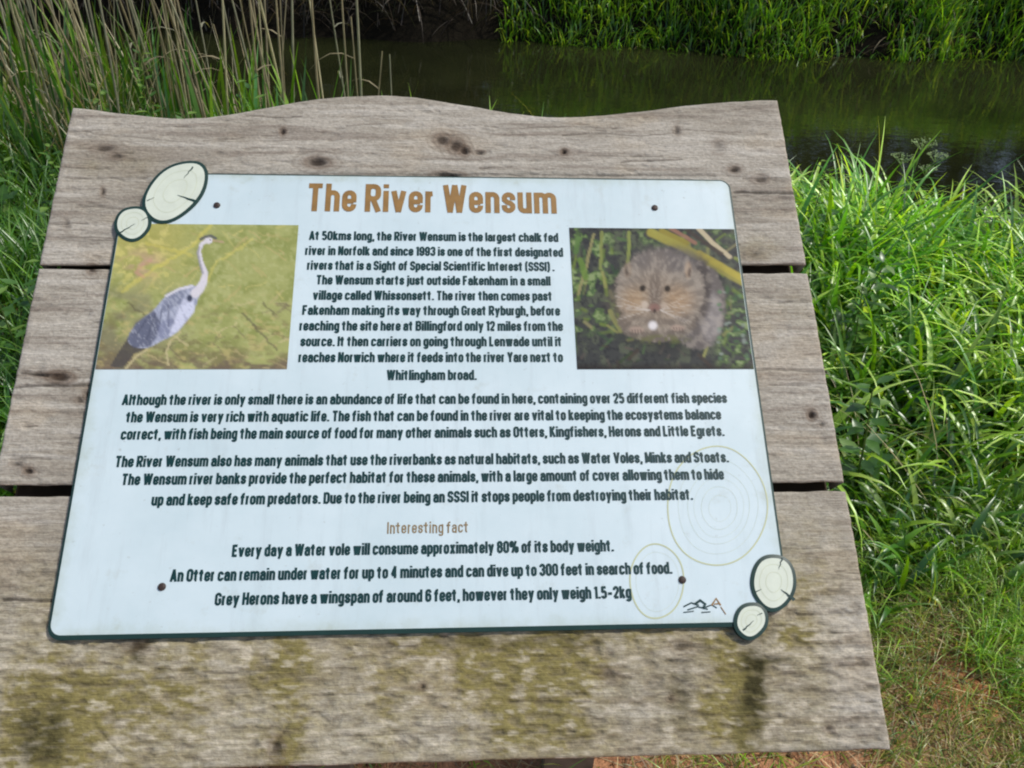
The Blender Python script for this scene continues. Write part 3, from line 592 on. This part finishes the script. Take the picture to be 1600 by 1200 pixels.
p1 = [('At 50kms long, the River Wensum is the largest chalk fed', 482.5, 872.5, 375), ('river in Norfolk and since 1993 is one of the first designated', 476.5, 880, 398.5),
      ('rivers that is a Sight of Special Scientific Interest (SSSI) .', 479.5, 866.5, 421.5), ('The Wensum starts just outside Fakenham in a small', 494.5, 860.5, 444.5),
      ('village called Whissonsett. The river then comes past', 488.5, 862, 468.5), ('Fakenham making its way through Great Ryburgh, before', 472, 875.5, 492),
      ('reaching the site here at Billingford only 12 miles from the', 467.5, 880, 516.5), ('source. It then carriers on going through Lenwade until it', 469, 877, 541),
      ('reaches Norwich where it feeds into the river Yare next to', 466, 880, 566), ('Whitlingham broad.', 604, 745, 594)]
CAP = .0098
lettering('lettering', [(a, b, c, d, CAP) for a, b, c, d in p1], INK, .21, label='dark paragraph between the two photos')
p2 = [('Although the river is only small there is an abundance of life that can be found in here, containing over 25 different fish species', 190, 1137, 633),
      ('the Wensum is very rich with aquatic life. The fish that can be found in the river are vital to keeping the ecosystems balance', 196, 1128, 660),
      ('correct, with fish being the main source of food for many other animals such as Otters, Kingfishers, Herons and Little Egrets.', 188, 1133, 687)]
lettering('lettering', [(a, b, c, d, CAP) for a, b, c, d in p2], INK, .21, label='dark paragraph starting Although the river')
p3 = [('The River Wensum also has many animals that use the riverbanks as natural habitats, such as Water Voles, Minks and Stoats.', 180, 1140, 730),
      ('The Wensum river banks provide the perfect habitat for these animals, with a large amount of cover allowing them to hide', 190, 1133, 758),
      ('up and keep safe from predators. Due to the river being an SSSI it stops people from destroying their habitat.', 236, 1084, 790)]
lettering('lettering', [(a, b, c, d, CAP) for a, b, c, d in p3], INK, .21, label='dark paragraph starting The River Wensum also')
lettering('lettering', [('Interesting fact', 605, 731, 834, CAP)], FACT_INK, .12, label='brown line Interesting fact')
p4 = [('Every day a Water vole will consume approximately 80% of its body weight.', 362, 960, 870), ('An Otter can remain under water for up to 4 minutes and can dive up to 300 feet in search of food.', 265, 1052, 909),
      ('Grey Herons have a wingspan of around 6 feet, however they only weigh 1.5-2kg', 335, 988, 946)]
lettering('lettering', [(a, b, c, d, CAP) for a, b, c, d in p4], INK, .21, label='three dark lines of facts at the foot of the panel')

def join(pieces):
    V, Fq, o = [], [], 0
    for v, f in pieces: V.append(v); Fq.append(f + o); o += len(v)
    return np.concatenate(V), np.concatenate(Fq)
def oval(cu, cv, ru, rv, rot=0, n=48, wob=0.0, seed=0):
    a = np.arange(n) / n * 2 * math.pi; r = 1 + wob * (np.sin(3 * a + seed) + .6 * np.sin(5 * a + 2 * seed))
    X, Y = ru * r * np.cos(a), rv * r * np.sin(a); cr, sr = math.cos(rot), math.sin(rot)
    return np.stack(bd(cu + X * cr - Y * sr, cv + X * sr + Y * cr), -1)
rings = []
for (cu, cv, ru, rv, sd_) in ((1120, 791, 78, 93, 1), (1026, 908, 42, 58, 2)):
    for k, (s, wd) in enumerate([(1, .0012), (.8, .00012), (.62, .00014), (.5, .00010), (.36, .00014), (.22, .00010)]):
        if sd_ == 2 and k > 1: break
        rings.append(ribbon(oval(cu + 6 * (1 - s), cv + 4 * (1 - s), ru * s, rv * s, 0, 60, .012, sd_ + k * .4), wd, .00018 + .00001 * k, True))
V, Fq = join(rings); mesh_obj('ring_print', V, Fq, PALE_INK, panel, label if False else None)['label'] = 'pale tree ring drawing in the lower right of the panel'

def log_slice(cu, cv, ru, rv, rot, cracks, seed):
    n = 48; o = oval(cu, cv, ru, rv, rot, n, .02, seed); c0 = o.mean(0); i = c0 + (o - c0) * (1 - .0029 / np.linalg.norm(o - c0, axis=1))[:, None]
    i2 = c0 + (i - c0) * .985
    V = np.concatenate([np.c_[o, np.full(n, FRONT + .0004)], np.c_[o, np.full(n, .0008)], np.c_[i, np.full(n, .0012)], np.c_[i2, np.full(n, .0013)]]).tolist()
    k = list(range(n)); Fc = [tuple(k[::-1])]; mi = [0]
    for r in range(3):
        for a in k: b = (a + 1) % n; Fc.append((r * n + a, r * n + b, r * n + n + b, r * n + n + a)); mi.append(0)
    Fc.append(tuple(3 * n + a for a in k)); mi.append(1)
    for (p, q, wd) in cracks:
        P = np.stack(bd(np.linspace(p[0], q[0], 6) + np.array([0, 1, -.6, .8, -.5, 0]), np.linspace(p[1], q[1], 6)), -1)
        rv_, rf = ribbon(P, np.linspace(wd, .0003, 6), .00155); b0 = len(V); V += rv_.tolist(); Fc += [tuple(int(x) + b0 for x in f) for f in rf]; mi += [0] * len(rf)
    for s in (.72, .4):
        rv_, rf = ribbon(c0 + (i - c0) * s, .00022, .00145, True); b0 = len(V); V += rv_.tolist(); Fc += [tuple(int(x) + b0 for x in f) for f in rf]; mi += [2] * len(rf)
    me = mesh_obj('log_slice', V, Fc, [EDGE, SLICE, PALE_INK], panel, mat_idx=mi)
log_slice(274, 300, 60, 38, math.radians(-42), [((306, 316), (278, 306), .003), ((302, 262), (288, 280), .0016), ((230, 315), (242, 310), .0009)], 1)
log_slice(208, 350, 30, 27, math.radians(-30), [((186, 366), (212, 351), .0016), ((232, 340), (222, 346), .0008)], 2)
log_slice(1208, 910, 36, 45, 0, [((1240, 938), (1219, 921), .0034), ((1221, 872), (1216, 890), .0014), ((1180, 925), (1189, 921), .0009)], 3)
log_slice(1173, 970, 27, 30, math.radians(20), [((1160, 985), (1177, 970), .0014), ((1190, 958), (1182, 962), .0008)], 4)

# small printed logo: teal scribble and a tan triangle
LG = [ribbon(np.stack(bd(*np.array(q).T), -1), wd, .0004) for q, wd in [([(1068, 948), (1080, 942), (1092, 946)], .0012), ([(1074, 953), (1090, 948), (1106, 952)], .001), ([(1086, 944), (1094, 938), (1102, 944), (1098, 951)], .0022), ([(1102, 949), (1112, 945), (1120, 950)], .001), ([(1068, 957), (1084, 955)], .0008), ([(1096, 957), (1110, 956)], .0008)]]
V, Fq = join(LG); a_ = len(Fq)
LT = [ribbon(np.stack(bd(*np.array(q).T), -1), wd, .00042) for q, wd in [([(1112, 946), (1119, 935), (1126, 946)], .0014), ([(1116, 944), (1124, 943)], .001), ([(1126, 948), (1134, 960)], .0008)]]
V, Fq = join(LG + LT)
o = mesh_obj('logo', V, Fq, [INK, TAN_INK], panel, mat_idx=[0] * a_ + [1] * (len(Fq) - a_)); o['label'] = 'small teal and tan logo in the lower right corner'

for su, sv in ((339, 321), (1023, 325), (253, 917), (1066, 906)):
    x, y = bd(su, sv); V = [(x, y, .0018)]; Fc = []
    for r, zz in ((.0016, .0017), (.0029, .0012), (.0033, .0002)):
        for k in range(16): a = k * math.pi / 8; V.append((x + r * math.cos(a), y + r * math.sin(a), zz))
    for k in range(16):
        j = (k + 1) % 16; Fc.append((0, 1 + k, 1 + j))
        for r in range(2): Fc.append((1 + r * 16 + k, 17 + r * 16 + k, 17 + r * 16 + j, 1 + r * 16 + j))
    mesh_obj('screw', V, Fc, SCREW, panel)

# ------------------------------------------------------------------ vegetation
def blades(name, P, h, wd, lean0, curl, az, col, mat, K=6, tip=(1.45, 1.35, 1.05), prof=1.7, twist=.5, parent=None, root=.62):
    """ribbon leaves: base points P, length h, width wd, start lean, extra bend, heading az, colour per blade"""
    n = len(P); s = np.linspace(0, 1, K + 1)
    th = lean0[:, None] + curl[:, None] * s[None] ** 1.6
    ds = h[:, None] / K
    r = np.concatenate([np.zeros((n, 1)), np.cumsum(np.sin((th[:, 1:] + th[:, :-1]) / 2) * ds, 1)], 1)
    zz = np.concatenate([np.zeros((n, 1)), np.cumsum(np.cos((th[:, 1:] + th[:, :-1]) / 2) * ds, 1)], 1)
    ca, sa = np.cos(az)[:, None], np.sin(az)[:, None]
    ctr = np.stack([P[:, 0:1] + r * ca, P[:, 1:2] + r * sa, P[:, 2:3] + zz], -1)
    tw = az[:, None] + np.pi / 2 + (rng.random(n)[:, None] - .5) * 2 * twist * (0.4 + s[None])
    wp = np.clip((.55 + .9 * s - .15 * s * s), 0, 1) * np.clip(1 - s ** prof, .03, 1)
    half = wd[:, None] * wp[None] / 2
    off = np.stack([np.cos(tw) * half, np.sin(tw) * half, np.zeros_like(half)], -1)
    mid = ctr.copy(); mid[..., 2] -= half * .35
    V = np.stack([ctr - off, mid, ctr + off], 2)                     # n, K+1, 3, 3
    i = np.arange(n * (K + 1) * 3).reshape(n, K + 1, 3)
    q = [np.stack([i[:, :-1, a], i[:, :-1, a + 1], i[:, 1:, a + 1], i[:, 1:, a]], -1).reshape(-1, 4) for a in (0, 1)]
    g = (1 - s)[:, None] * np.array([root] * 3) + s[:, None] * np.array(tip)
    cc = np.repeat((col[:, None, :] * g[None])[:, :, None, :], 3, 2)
    return mesh_obj(name, V.reshape(-1, 3), np.concatenate(q), mat, parent, np.clip(cc.reshape(-1, 3), 0, 1), smooth_=True)
def pick(cols, n, jitter=.22):
    c = np.array([lin(x) for x in cols])[rng.integers(0, len(cols), n)]
    return c * (1 + jitter * rng.normal(size=(n, 1))).clip(.5, 1.6)
def scatter(n, x0, x1, y0, y1, keep=None, clump=0, cr=.12):
    x = rng.uniform(x0, x1, n); y = rng.uniform(y0, y1, n)
    if clump:
        m = max(1, n // clump); cx = rng.uniform(x0, x1, m); cy = rng.uniform(y0, y1, m); j = rng.integers(0, m, n)
        x = cx[j] + rng.normal(0, cr, n); y = cy[j] + rng.normal(0, cr, n)
    k = np.ones(n, bool) if keep is None else keep(x, y)
    x, y = x[k], y[k]
    return np.stack([x, y, ground_z(x, y) - .01], -1)
U = rng.uniform
GREENS = [(102, 150, 34), (86, 138, 34), (126, 168, 50), (60, 108, 34), (154, 186, 80), (80, 132, 54)]
# long lush grass on the near bank, right of and behind the sign
def lush(x, y): return (y < near_edge(x) + .1) & (y > 1.28 + .1 * np.sin(5 * x) + .06 * np.sin(13 * x)) & (x > -.6) & (x < 4.2)
P = scatter(27000, -.6, 4.2, 1.1, 4.6, lush, clump=14, cr=.075); n = len(P)
edge = smooth(1.3, 1.9, P[:, 1])
blades('grass', P, U(.16, .5, n) * (.42 + .58 * edge) * (.6 + .8 * fbm(P[:, 0] * 3, P[:, 1] * 3, 601, 2)), U(.010, .029, n), U(.05, .6, n), U(.5, 2.5, n), U(0, 6.283, n), pick(GREENS, n, .25) * (.55 + .9 * fbm(P[:, 0] * 4, P[:, 1] * 4, 611, 3))[:, None] * (.62 + .45 * smooth(1.6, 2.7, P[:, 1]))[:, None], LEAF, K=7)  # last factor darkens blades towards the sign: shade painted into their colour
tag(bpy.data.objects['grass'], 'long bright green grass on the near bank right of the sign', 'grass', kind='stuff')
P = scatter(1000, .2, 3.6, 1.5, 3.7, lush, clump=6, cr=.06); n = len(P)
o = blades('arching_grass', P, U(.26, .52, n), U(.014, .028, n), U(.05, .5, n), U(1.1, 2.5, n), U(0, 6.283, n), pick([(160, 192, 84), (140, 178, 66), (170, 200, 110)], n, .12), LEAF, K=9)
tag(o, 'broad pale arching grass blades rising over the bank grass', 'grass', kind='stuff')
P = scatter(700, .2, 3.8, 1.5, 3.7, lush, clump=5, cr=.12); n = len(P)
o = blades('dead_grass', P, U(.15, .5, n), U(.003, .008, n), U(.2, 1.2, n), U(.2, 1.6, n), U(0, 6.283, n), pick([(176, 160, 116), (150, 132, 92), (190, 178, 136)], n), DRY, K=5, tip=(1, 1, 1))
tag(o, 'dead straw stems caught among the long grass right of the sign', 'dead grass', kind='stuff')
P = scatter(26000, -.3, 2.6, .85, 1.6, lambda x, y: fbm(x * 5, y * 5, 621, 3) + .5 * smooth(.98, 1.28, y) + .12 * U(-1, 1, x.shape) > .66, clump=10, cr=.05); n = len(P)
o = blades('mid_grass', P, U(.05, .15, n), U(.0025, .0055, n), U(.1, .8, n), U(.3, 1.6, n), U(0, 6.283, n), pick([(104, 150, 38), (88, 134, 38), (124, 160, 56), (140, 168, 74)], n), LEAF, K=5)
tag(o, 'shorter bright green grass between the long grass and the path', 'grass', kind='stuff')
# left side: darker grass and weeds
def leftside(x, y): return (y < near_edge(x) - .1) & (y > 1.3) & (x < -.5)
P = scatter(22000, -3.6, -.5, 1.3, 4.8, leftside, clump=8, cr=.1); n = len(P)
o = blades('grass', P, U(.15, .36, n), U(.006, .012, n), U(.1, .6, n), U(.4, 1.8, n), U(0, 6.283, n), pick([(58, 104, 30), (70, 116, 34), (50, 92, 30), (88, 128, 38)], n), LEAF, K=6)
tag(o, 'dark green grass on the bank left of the sign', 'grass', kind='stuff')
# short mown grass and straw along the path
P = scatter(90000, -1.6, 2.0, .4, 1.7, lambda x, y: fbm(x * 3, y * 3, 301, 3) + .32 * smooth(.62, 1.1, y) - .3 * smooth(1.02, .86, y) * smooth(.95, .7, x) - .3 * np.exp(-((x - 1.10) / .10) ** 2 - ((y - 1.03) / .06) ** 2) + .12 * U(-1, 1, x.shape) > .56, clump=14, cr=.05); n = len(P)
o = blades('short_grass', P, U(.025, .085, n), U(.002, .0042, n), U(.1, .9, n), U(.2, 1.4, n), U(0, 6.283, n), pick([(104, 132, 50), (86, 120, 44), (128, 144, 64), (148, 148, 84)], n), LEAF, K=4)
tag(o, 'short worn grass beside the bare soil path', 'grass', kind='stuff')
P = scatter(17000, -1.6, 2.0, .4, 1.6, lambda x, y: fbm(x * 3, y * 3, 311, 3) + .2 * U(-1, 1, x.shape) > .44); n = len(P); P[:, 2] += .012
o = blades('straw', P, U(.03, .13, n), U(.0018, .004, n), U(1.1, 1.75, n), U(-.3, .4, n), U(0, 6.283, n), pick([(190, 166, 116), (168, 142, 96), (204, 184, 140), (140, 108, 72)], n), DRY, K=3, tip=(1, 1, 1))
tag(o, 'dry straw lying on the soil path', 'straw', kind='stuff')
# green reeds at the water margin, left
def reedbed(x, y): return (y < near_edge(x) + .75) & (y > near_edge(x) - .75) & (x < -.15 - .9 * np.clip(near_edge(x) - .2 - y, 0, 1))
P = scatter(2300, -5, -.2, 3.2, 6.2, reedbed, clump=6, cr=.12); n = len(P)
o = blades('green_reeds', P, U(.45, .95, n) * np.clip(.7 + .2 * (-P[:, 0] - .6), .35, .95), U(.012, .026, n), U(.0, .2, n), U(.05, .6, n), U(0, 6.283, n), pick([(92, 138, 36), (76, 124, 34), (114, 150, 46), (60, 108, 48)], n), REEDM, K=6, prof=2.6)
tag(o, 'young green reeds growing at the water edge left of the sign', 'reeds', kind='stuff')
P = scatter(1300, -5, -1.2, 2.8, 5.8, lambda x, y: (y < near_edge(x) + .5) & (y > near_edge(x) - .7), clump=8, cr=.2); n = len(P); P[:, 2] += U(0, .2, n)
o = blades('dry_reed_litter', P, U(.25, .9, n), U(.005, .011, n), U(.05, 1.2, n) * (.5 + .5 * smooth(-1, -2.4, P[:, 0])), U(-.2, .3, n), U(0, 6.283, n), pick([(190, 176, 138), (170, 154, 120), (204, 194, 156)], n), DRY, K=3, tip=(1, 1, 1))
tag(o, 'fallen tan reed stems lying among the green reeds', 'litter', kind='stuff')

# dry reed stalks, each a thing
def stalk_mesh(h, seed):
    R = random.Random(seed); n = 7; pts = []; lx, ly = R.uniform(-.05, .05), R.uniform(-.05, .05); b = R.uniform(-.03, .03)
    for k in range(n + 1): s = k / n; pts.append((lx * s * h + b * math.sin(s * 3), ly * s * h, s * h))
    V, Fc = [], []
    for k, p in enumerate(pts):
        r = .0058 * (1 - .45 * k / n)
        for a in range(5): V.append((p[0] + r * math.cos(a * 1.2566), p[1] + r * math.sin(a * 1.2566), p[2]))
    for k in range(n):
        for a in range(5): b_ = (a + 1) % 5; Fc.append((k * 5 + a, k * 5 + b_, k * 5 + 5 + b_, k * 5 + 5 + a))
    for q in range(R.choice((0, 1, 1, 2))):          # clinging dead leaf
        k = R.randint(2, n - 1); p = pts[k]; az = R.uniform(0, 6.28); ln = R.uniform(.12, .3); i0 = len(V)
        for j in range(5):
            s = j / 4; rr = ln * s * .75; zz = ln * (.55 * s - .7 * s * s); ww = .006 * (1 - s ** 2) + .0006
            c_ = (p[0] + rr * math.cos(az), p[1] + rr * math.sin(az), p[2] + zz)
            V += [(c_[0] - ww * math.sin(az), c_[1] + ww * math.cos(az), c_[2]), (c_[0] + ww * math.sin(az), c_[1] - ww * math.cos(az), c_[2])]
        for j in range(4): Fc.append((i0 + 2 * j, i0 + 2 * j + 1, i0 + 2 * j + 3, i0 + 2 * j + 2))
    c0 = lin(R.choice([(184, 174, 136), (196, 186, 146), (164, 152, 120), (160, 158, 132), (204, 196, 158)]))
    return V, Fc, np.tile(c0, (len(V), 1))
protos = []
for k in range(8):
    V, Fc, cc = stalk_mesh(1.25 + .12 * k, k)
    protos.append((V, Fc, cc))
made = []
STALK_LABEL = 'thin dry tan reed stalk standing among the green reeds by the water'
k = 0
R = random.Random(3)
spots = []
while len(spots) < 165:
    x = -.35 - 4.0 * R.random() ** .8; y = float(near_edge(np.array(x))) + R.uniform(-.55, .65)
    if y / max(-x, .3) < 1.15: continue
    spots.append((x, y))
for (x, y) in spots:
    if k < 8:
        V, Fc, cc = protos[k]; o = mesh_obj('reed_stalk', V, Fc, DRY, None, cc, smooth_=True); made.append(o)
    else:
        o = made[R.randrange(8)].copy(); COL.objects.link(o)
    tag(o, STALK_LABEL, 'reed', 'dry reed stalks by the water')
    o.location = (x, y, float(ground_z(x, y)) - .03); left = min(1, max(0, (-x - 1.2) / 2))
    o.rotation_euler = (R.gauss(0, .07), R.gauss(-.06 - .22 * left, .09 + .1 * left), R.uniform(0, 6.28)) if False else (R.gauss(0, .09), R.gauss(-.02 - .16 * left, .085 + .1 * left), R.uniform(-.3, .3))
    k += 1

# leafy weeds left of the sign
def weed(seed, h):
    R = random.Random(seed); V, Fc, cc = [], [], []
    for k in range(int(h / .035)):
        z = .05 + k * .035; s = z / h; 
        for a in (0, math.pi):
            az = k * 1.57 + a + R.uniform(-.3, .3); ln = (.085 - .045 * s) * R.uniform(.8, 1.2); i0 = len(V); dr = R.uniform(-.1, .5)
            col = lin(R.choice([(64, 100, 42), (78, 116, 48), (54, 88, 38), (110, 140, 66)]))
            for j, wv in enumerate((.08, .8, 1, .62, .03)):
                t = j / 4; rr = .008 + ln * t; zz = z + ln * (.35 * t - dr * t * t); ww = ln * .26 * wv
                c_ = (rr * math.cos(az), rr * math.sin(az), zz)
                V += [(c_[0] - ww * math.sin(az), c_[1] + ww * math.cos(az), zz), (c_[0] , c_[1], zz - ww * .3), (c_[0] + ww * math.sin(az), c_[1] - ww * math.cos(az), zz)]; cc += [col] * 3
            for j in range(4):
                for q in (0, 1): b = i0 + 3 * j + q; Fc.append((b, b + 1, b + 4, b + 3))
    return V, Fc, cc
def stem_mesh(h, r):
    V, Fc = [], []
    for k in range(4):
        for a in range(5): V.append((r * (1 - .2 * k) * math.cos(a * 1.2566) + .004 * math.sin(k * 2), r * (1 - .2 * k) * math.sin(a * 1.2566), h * k / 3))
    for k in range(3):
        for a in range(5): b = (a + 1) % 5; Fc.append((k * 5 + a, k * 5 + b, k * 5 + 5 + b, k * 5 + 5 + a))
    return V, Fc
wp = []
R = random.Random(8)
wspots = []
while len(wspots) < 60:
    x = R.uniform(-2.9, -.75); y = R.uniform(1.5, 3.9)
    if y > 1.25 * -x + .3 and y < near_edge(np.array(x)) - .2: wspots.append((x, y))
for k, (x, y) in enumerate(wspots):
    if k < 4:
        h = .28 + .07 * k; r = empty('weed'); V, Fc, cc = weed(40 + k, h); mesh_obj('leaves', V, Fc, LEAF, r, cc, smooth_=True)
        V, Fc = stem_mesh(h, .004); mesh_obj('stem', V, Fc, REEDM, r, np.tile(lin((92, 112, 60)), (len(V), 1)), smooth_=True); wp.append(r)
    else:
        s = wp[R.randrange(4)]; r = s.copy(); COL.objects.link(r)
        for ch in s.children: c = ch.copy(); COL.objects.link(c); c.parent = r
    tag(r, 'leafy dark green nettle-like weed growing left of the sign', 'weed', 'leafy weeds left of the sign')
    r.location = (x, y, float(ground_z(x, y)) - .01); r.rotation_euler = (R.gauss(0, .12), R.gauss(0, .12), R.uniform(0, 6.28)); q = R.uniform(.7, 1.15); r.scale = (q, q, q)

R = random.Random(18)
k = 0
while k < 34:
    x, y = R.uniform(.45, 2.6), R.uniform(1.45, 3.3)
    if y > near_edge(np.array(x)) - .15 or x > y * .68: continue
    s_ = wp[R.randrange(4)]; r = s_.copy(); COL.objects.link(r)
    for ch in s_.children: c = ch.copy(); COL.objects.link(c); c.parent = r
    tag(r, 'leafy weed growing among the long grass right of the sign', 'weed', 'leafy weeds right of the sign')
    r.location = (x, y, float(ground_z(x, y)) - .01); r.rotation_euler = (R.gauss(0, .15), R.gauss(0, .15), R.uniform(0, 6.28)); q = R.uniform(.6, 1.0); r.scale = (q, q, q); k += 1
# crumbs of soil and small stones on the path
n = 2600; x = U(-1.2, 1.5, n); y = .45 + U(0, 1, n) ** 1.4 * .75; e = U(.0015, .006, n) * U(.6, 1.4, n)
O6 = np.array([(1, 0, 0), (0, 1, 0), (-1, 0, 0), (0, -1, 0), (0, 0, .8), (0, 0, -.8)])
V = np.stack([x, y, ground_z(x, y) + .002], -1)[:, None] + O6[None] * e[:, None, None] * U(.6, 1.3, (n, 6, 1))
Fq = (np.arange(n)[:, None, None] * 6 + np.array([(0, 1, 4), (1, 2, 4), (2, 3, 4), (3, 0, 4), (1, 0, 5), (2, 1, 5), (3, 2, 5), (0, 3, 5)])[None]).reshape(-1, 3)
tag(mesh_obj('soil_crumbs', V.reshape(-1, 3), Fq, GROUND, None, np.repeat(pick([(150, 112, 82), (120, 92, 66), (172, 140, 108), (140, 130, 118)], n), 6, 0)), 'crumbs of soil and small stones on the bare path', 'soil crumbs', kind='stuff')

# cow parsley by the water, right
def sight(u, v, y):
    d = CAMR @ np.array([(u - 800) / F, -(v - 600) / F, -1]); t = y / d[1]; return np.array((0, 0, CAM_H)) + t * d
tp = sight(1445, 215, 3.25); gz = float(ground_z(tp[0], tp[1]))
cp = empty('cow_parsley', (tp[0], tp[1], gz)); tag(cp, 'single cow parsley with small green umbels above the grass by the water', 'wildflower')
hh = tp[2] - gz
V, Fc = stem_mesh(hh * .96, .004); mesh_obj('stem', V, Fc, REEDM, cp, np.tile(lin((120, 140, 84)), (len(V), 1)), smooth_=True)
R = random.Random(21)
for (ox, oz, rad) in ((0, 0, .045), (.07, -.05, .035), (-.07, -.06, .04), (.05, -.11, .03)):
    V, Fc = [], []; base = np.array((0, 0, hh * .96 - .12 + oz)); hub = np.array((ox, -.01, hh - .05 + oz))
    segs = [(base, hub, .0018)]
    tips = [hub + np.array((rad * math.cos(a), rad * math.sin(a) * .8, .03 + .008 * R.random())) for a in np.arange(9) * .698] + [hub + np.array((0, 0, .035))]
    segs += [(hub, t_, .0009) for t_ in tips]
    for a, b, r_ in segs:
        i0 = len(V)
        for p in (a, b): V += [(p[0] + r_, p[1], p[2]), (p[0] - r_, p[1] + r_, p[2]), (p[0] - r_, p[1] - r_, p[2])]
        for q in range(3): Fc.append((i0 + q, i0 + (q + 1) % 3, i0 + 3 + (q + 1) % 3, i0 + 3 + q))
    for t_ in tips:
        for q in range(9):
            d = np.array((R.gauss(0, .006), R.gauss(0, .006), R.gauss(0, .003))); i0 = len(V); e = .0036; p = t_ + d
            V += [p + (e, 0, 0), p + (0, e, .001), p + (-e, 0, 0), p + (0, -e, .001)]; Fc.append((i0, i0 + 1, i0 + 2, i0 + 3))
    mesh_obj('umbel', V, Fc, LEAF, cp, np.tile(lin((140, 160, 108)), (len(V), 1)))
# seed heads: a few tall pale grass heads over the board's top edge
for (u, v, yy, lb) in ((905, 150, 3.9, 'pale curved grass stem rising behind the dip in the wavy board top'), (1385, 205, 2.9, 'bright pale grass blade standing up at the river edge right of the sign')):
    tp = sight(u, v, yy); gz = float(ground_z(tp[0], tp[1])); h_ = tp[2] - gz
    o = blades('grass_stem', np.array([[0, 0, 0.]]), np.array([h_ * 1.12]), np.array([.016]), np.array([.06]), np.array([.9 if u < 1000 else .3]), np.array([2.9]), np.array([lin((190, 200, 130))]), LEAF, K=10)
    o.location = (tp[0] + .06, tp[1], gz); tag(o, lb, 'grass stem')

# far bank
def farb(x, y): return (y > far_edge(x) - .12) & (y < far_edge(x) + 3.0)
def green_side(x): return x > .35 + .25 * np.sin(x * 7)
P = scatter(60000, -1, 8.5, 7.0, 10.8, lambda x, y: farb(x, y) & (np.hypot((x - 4.25) / .13, (y - far_edge(x) - .05) / .10) > 1) & (y < far_edge(x) + 1.6) & green_side(x), clump=9, cr=.08); n = len(P)
dl = smooth(.0, .5, P[:, 1] - far_edge(P[:, 0]))
o = blades('far_bank_grass', P, U(.2, .62, n) * (.6 + .4 * dl) * (.55 + .9 * fbm(P[:, 0] * 3, P[:, 1] * 3, 631, 2)), U(.010, .024, n), U(.02, .6, n), U(.3, 2.2, n), U(0, 6.283, n), pick([(96, 146, 34), (80, 132, 34), (114, 158, 44), (66, 116, 36), (134, 164, 62)], n), LEAF, K=5)
tag(o, 'tall green grass on the far bank of the river', 'grass', kind='stuff')
P = scatter(2600, -1, 9, 7, 10.5, lambda x, y: (np.abs(y - far_edge(x) - .02) < .25) & green_side(x)); n = len(P)
P2 = scatter(3200, 2.2, 5.2, 7, 10, lambda x, y: (np.abs(y - far_edge(x) - .12) < .35)); P = np.concatenate([P, P2]); n = len(P)
o = blades('dead_grass', P, U(.10, .4, n), U(.005, .012, n), U(.6, 1.6, n), U(.1, 1.2, n), U(0, 6.283, n), pick([(150, 134, 104), (124, 106, 80), (170, 160, 136), (100, 96, 60)], n), DRY, K=4, tip=(1, 1, 1))
tag(o, 'dead brown grass and roots along the far waterline', 'dead grass', kind='stuff')
P = scatter(16000, -9, .9, 8, 12, lambda x, y: (y > far_edge(x) + .0) & (y < far_edge(x) + 1.6) & ~green_side(x), clump=12, cr=.25); n = len(P); P[:, 2] += U(0, .25, n)
o = blades('dead_bramble', P, U(.4, 1.1, n), U(.006, .016, n), U(.0, 1.0, n), U(.6, 2.6, n), U(0, 6.283, n), pick([(120, 106, 92), (98, 84, 72), (140, 128, 116), (70, 58, 50), (84, 90, 60)], n), DRY, K=6, tip=(1, 1, 1))
tag(o, 'grey brown dead stems overhanging the dark far bank on the left', 'dead stems', kind='stuff')

# dark wood beyond the far meadow: seen in the photo only as its reflection
n = 44000
x = U(-40, 40, n); y = U(26, 34, n); top = 15 + 3 * fbm(x * .25, y * .2, 401, 3); z = U(.0, 1, n) * top
m = 5000; x[:m] = U(-9, .2, m); y[:m] = far_edge(x[:m]) + U(.5, 3.2, m); z[:m] = U(.5, 4.2, m) - .25 * np.clip(x[:m] + 1.5, 0, 9)      # unseen bush, added to shade the left of the far bank
az = U(0, 6.283, n); e = np.where(np.arange(n) < 5000, U(.1, .22, n), U(.25, .5, n)); ti = U(-.9, .9, n)
a_ = np.stack([np.cos(az), np.sin(az), 0 * az], -1) * e[:, None]; b_ = np.stack([-np.sin(az) * np.cos(ti), np.cos(az) * np.cos(ti), np.sin(ti)], -1) * e[:, None] * .6
c_ = np.stack([x, y, z], -1); V = np.stack([c_ - a_, c_ - b_, c_ + a_, c_ + b_], 1).reshape(-1, 3)
o = mesh_obj('woodland', V, np.arange(4 * n).reshape(n, 4), WOODS, None, np.repeat(pick([(40, 56, 26), (34, 48, 24), (48, 62, 30)], n), 4, 0))
tag(o, 'dark wood standing beyond the far bank meadow', 'wood', kind='stuff')
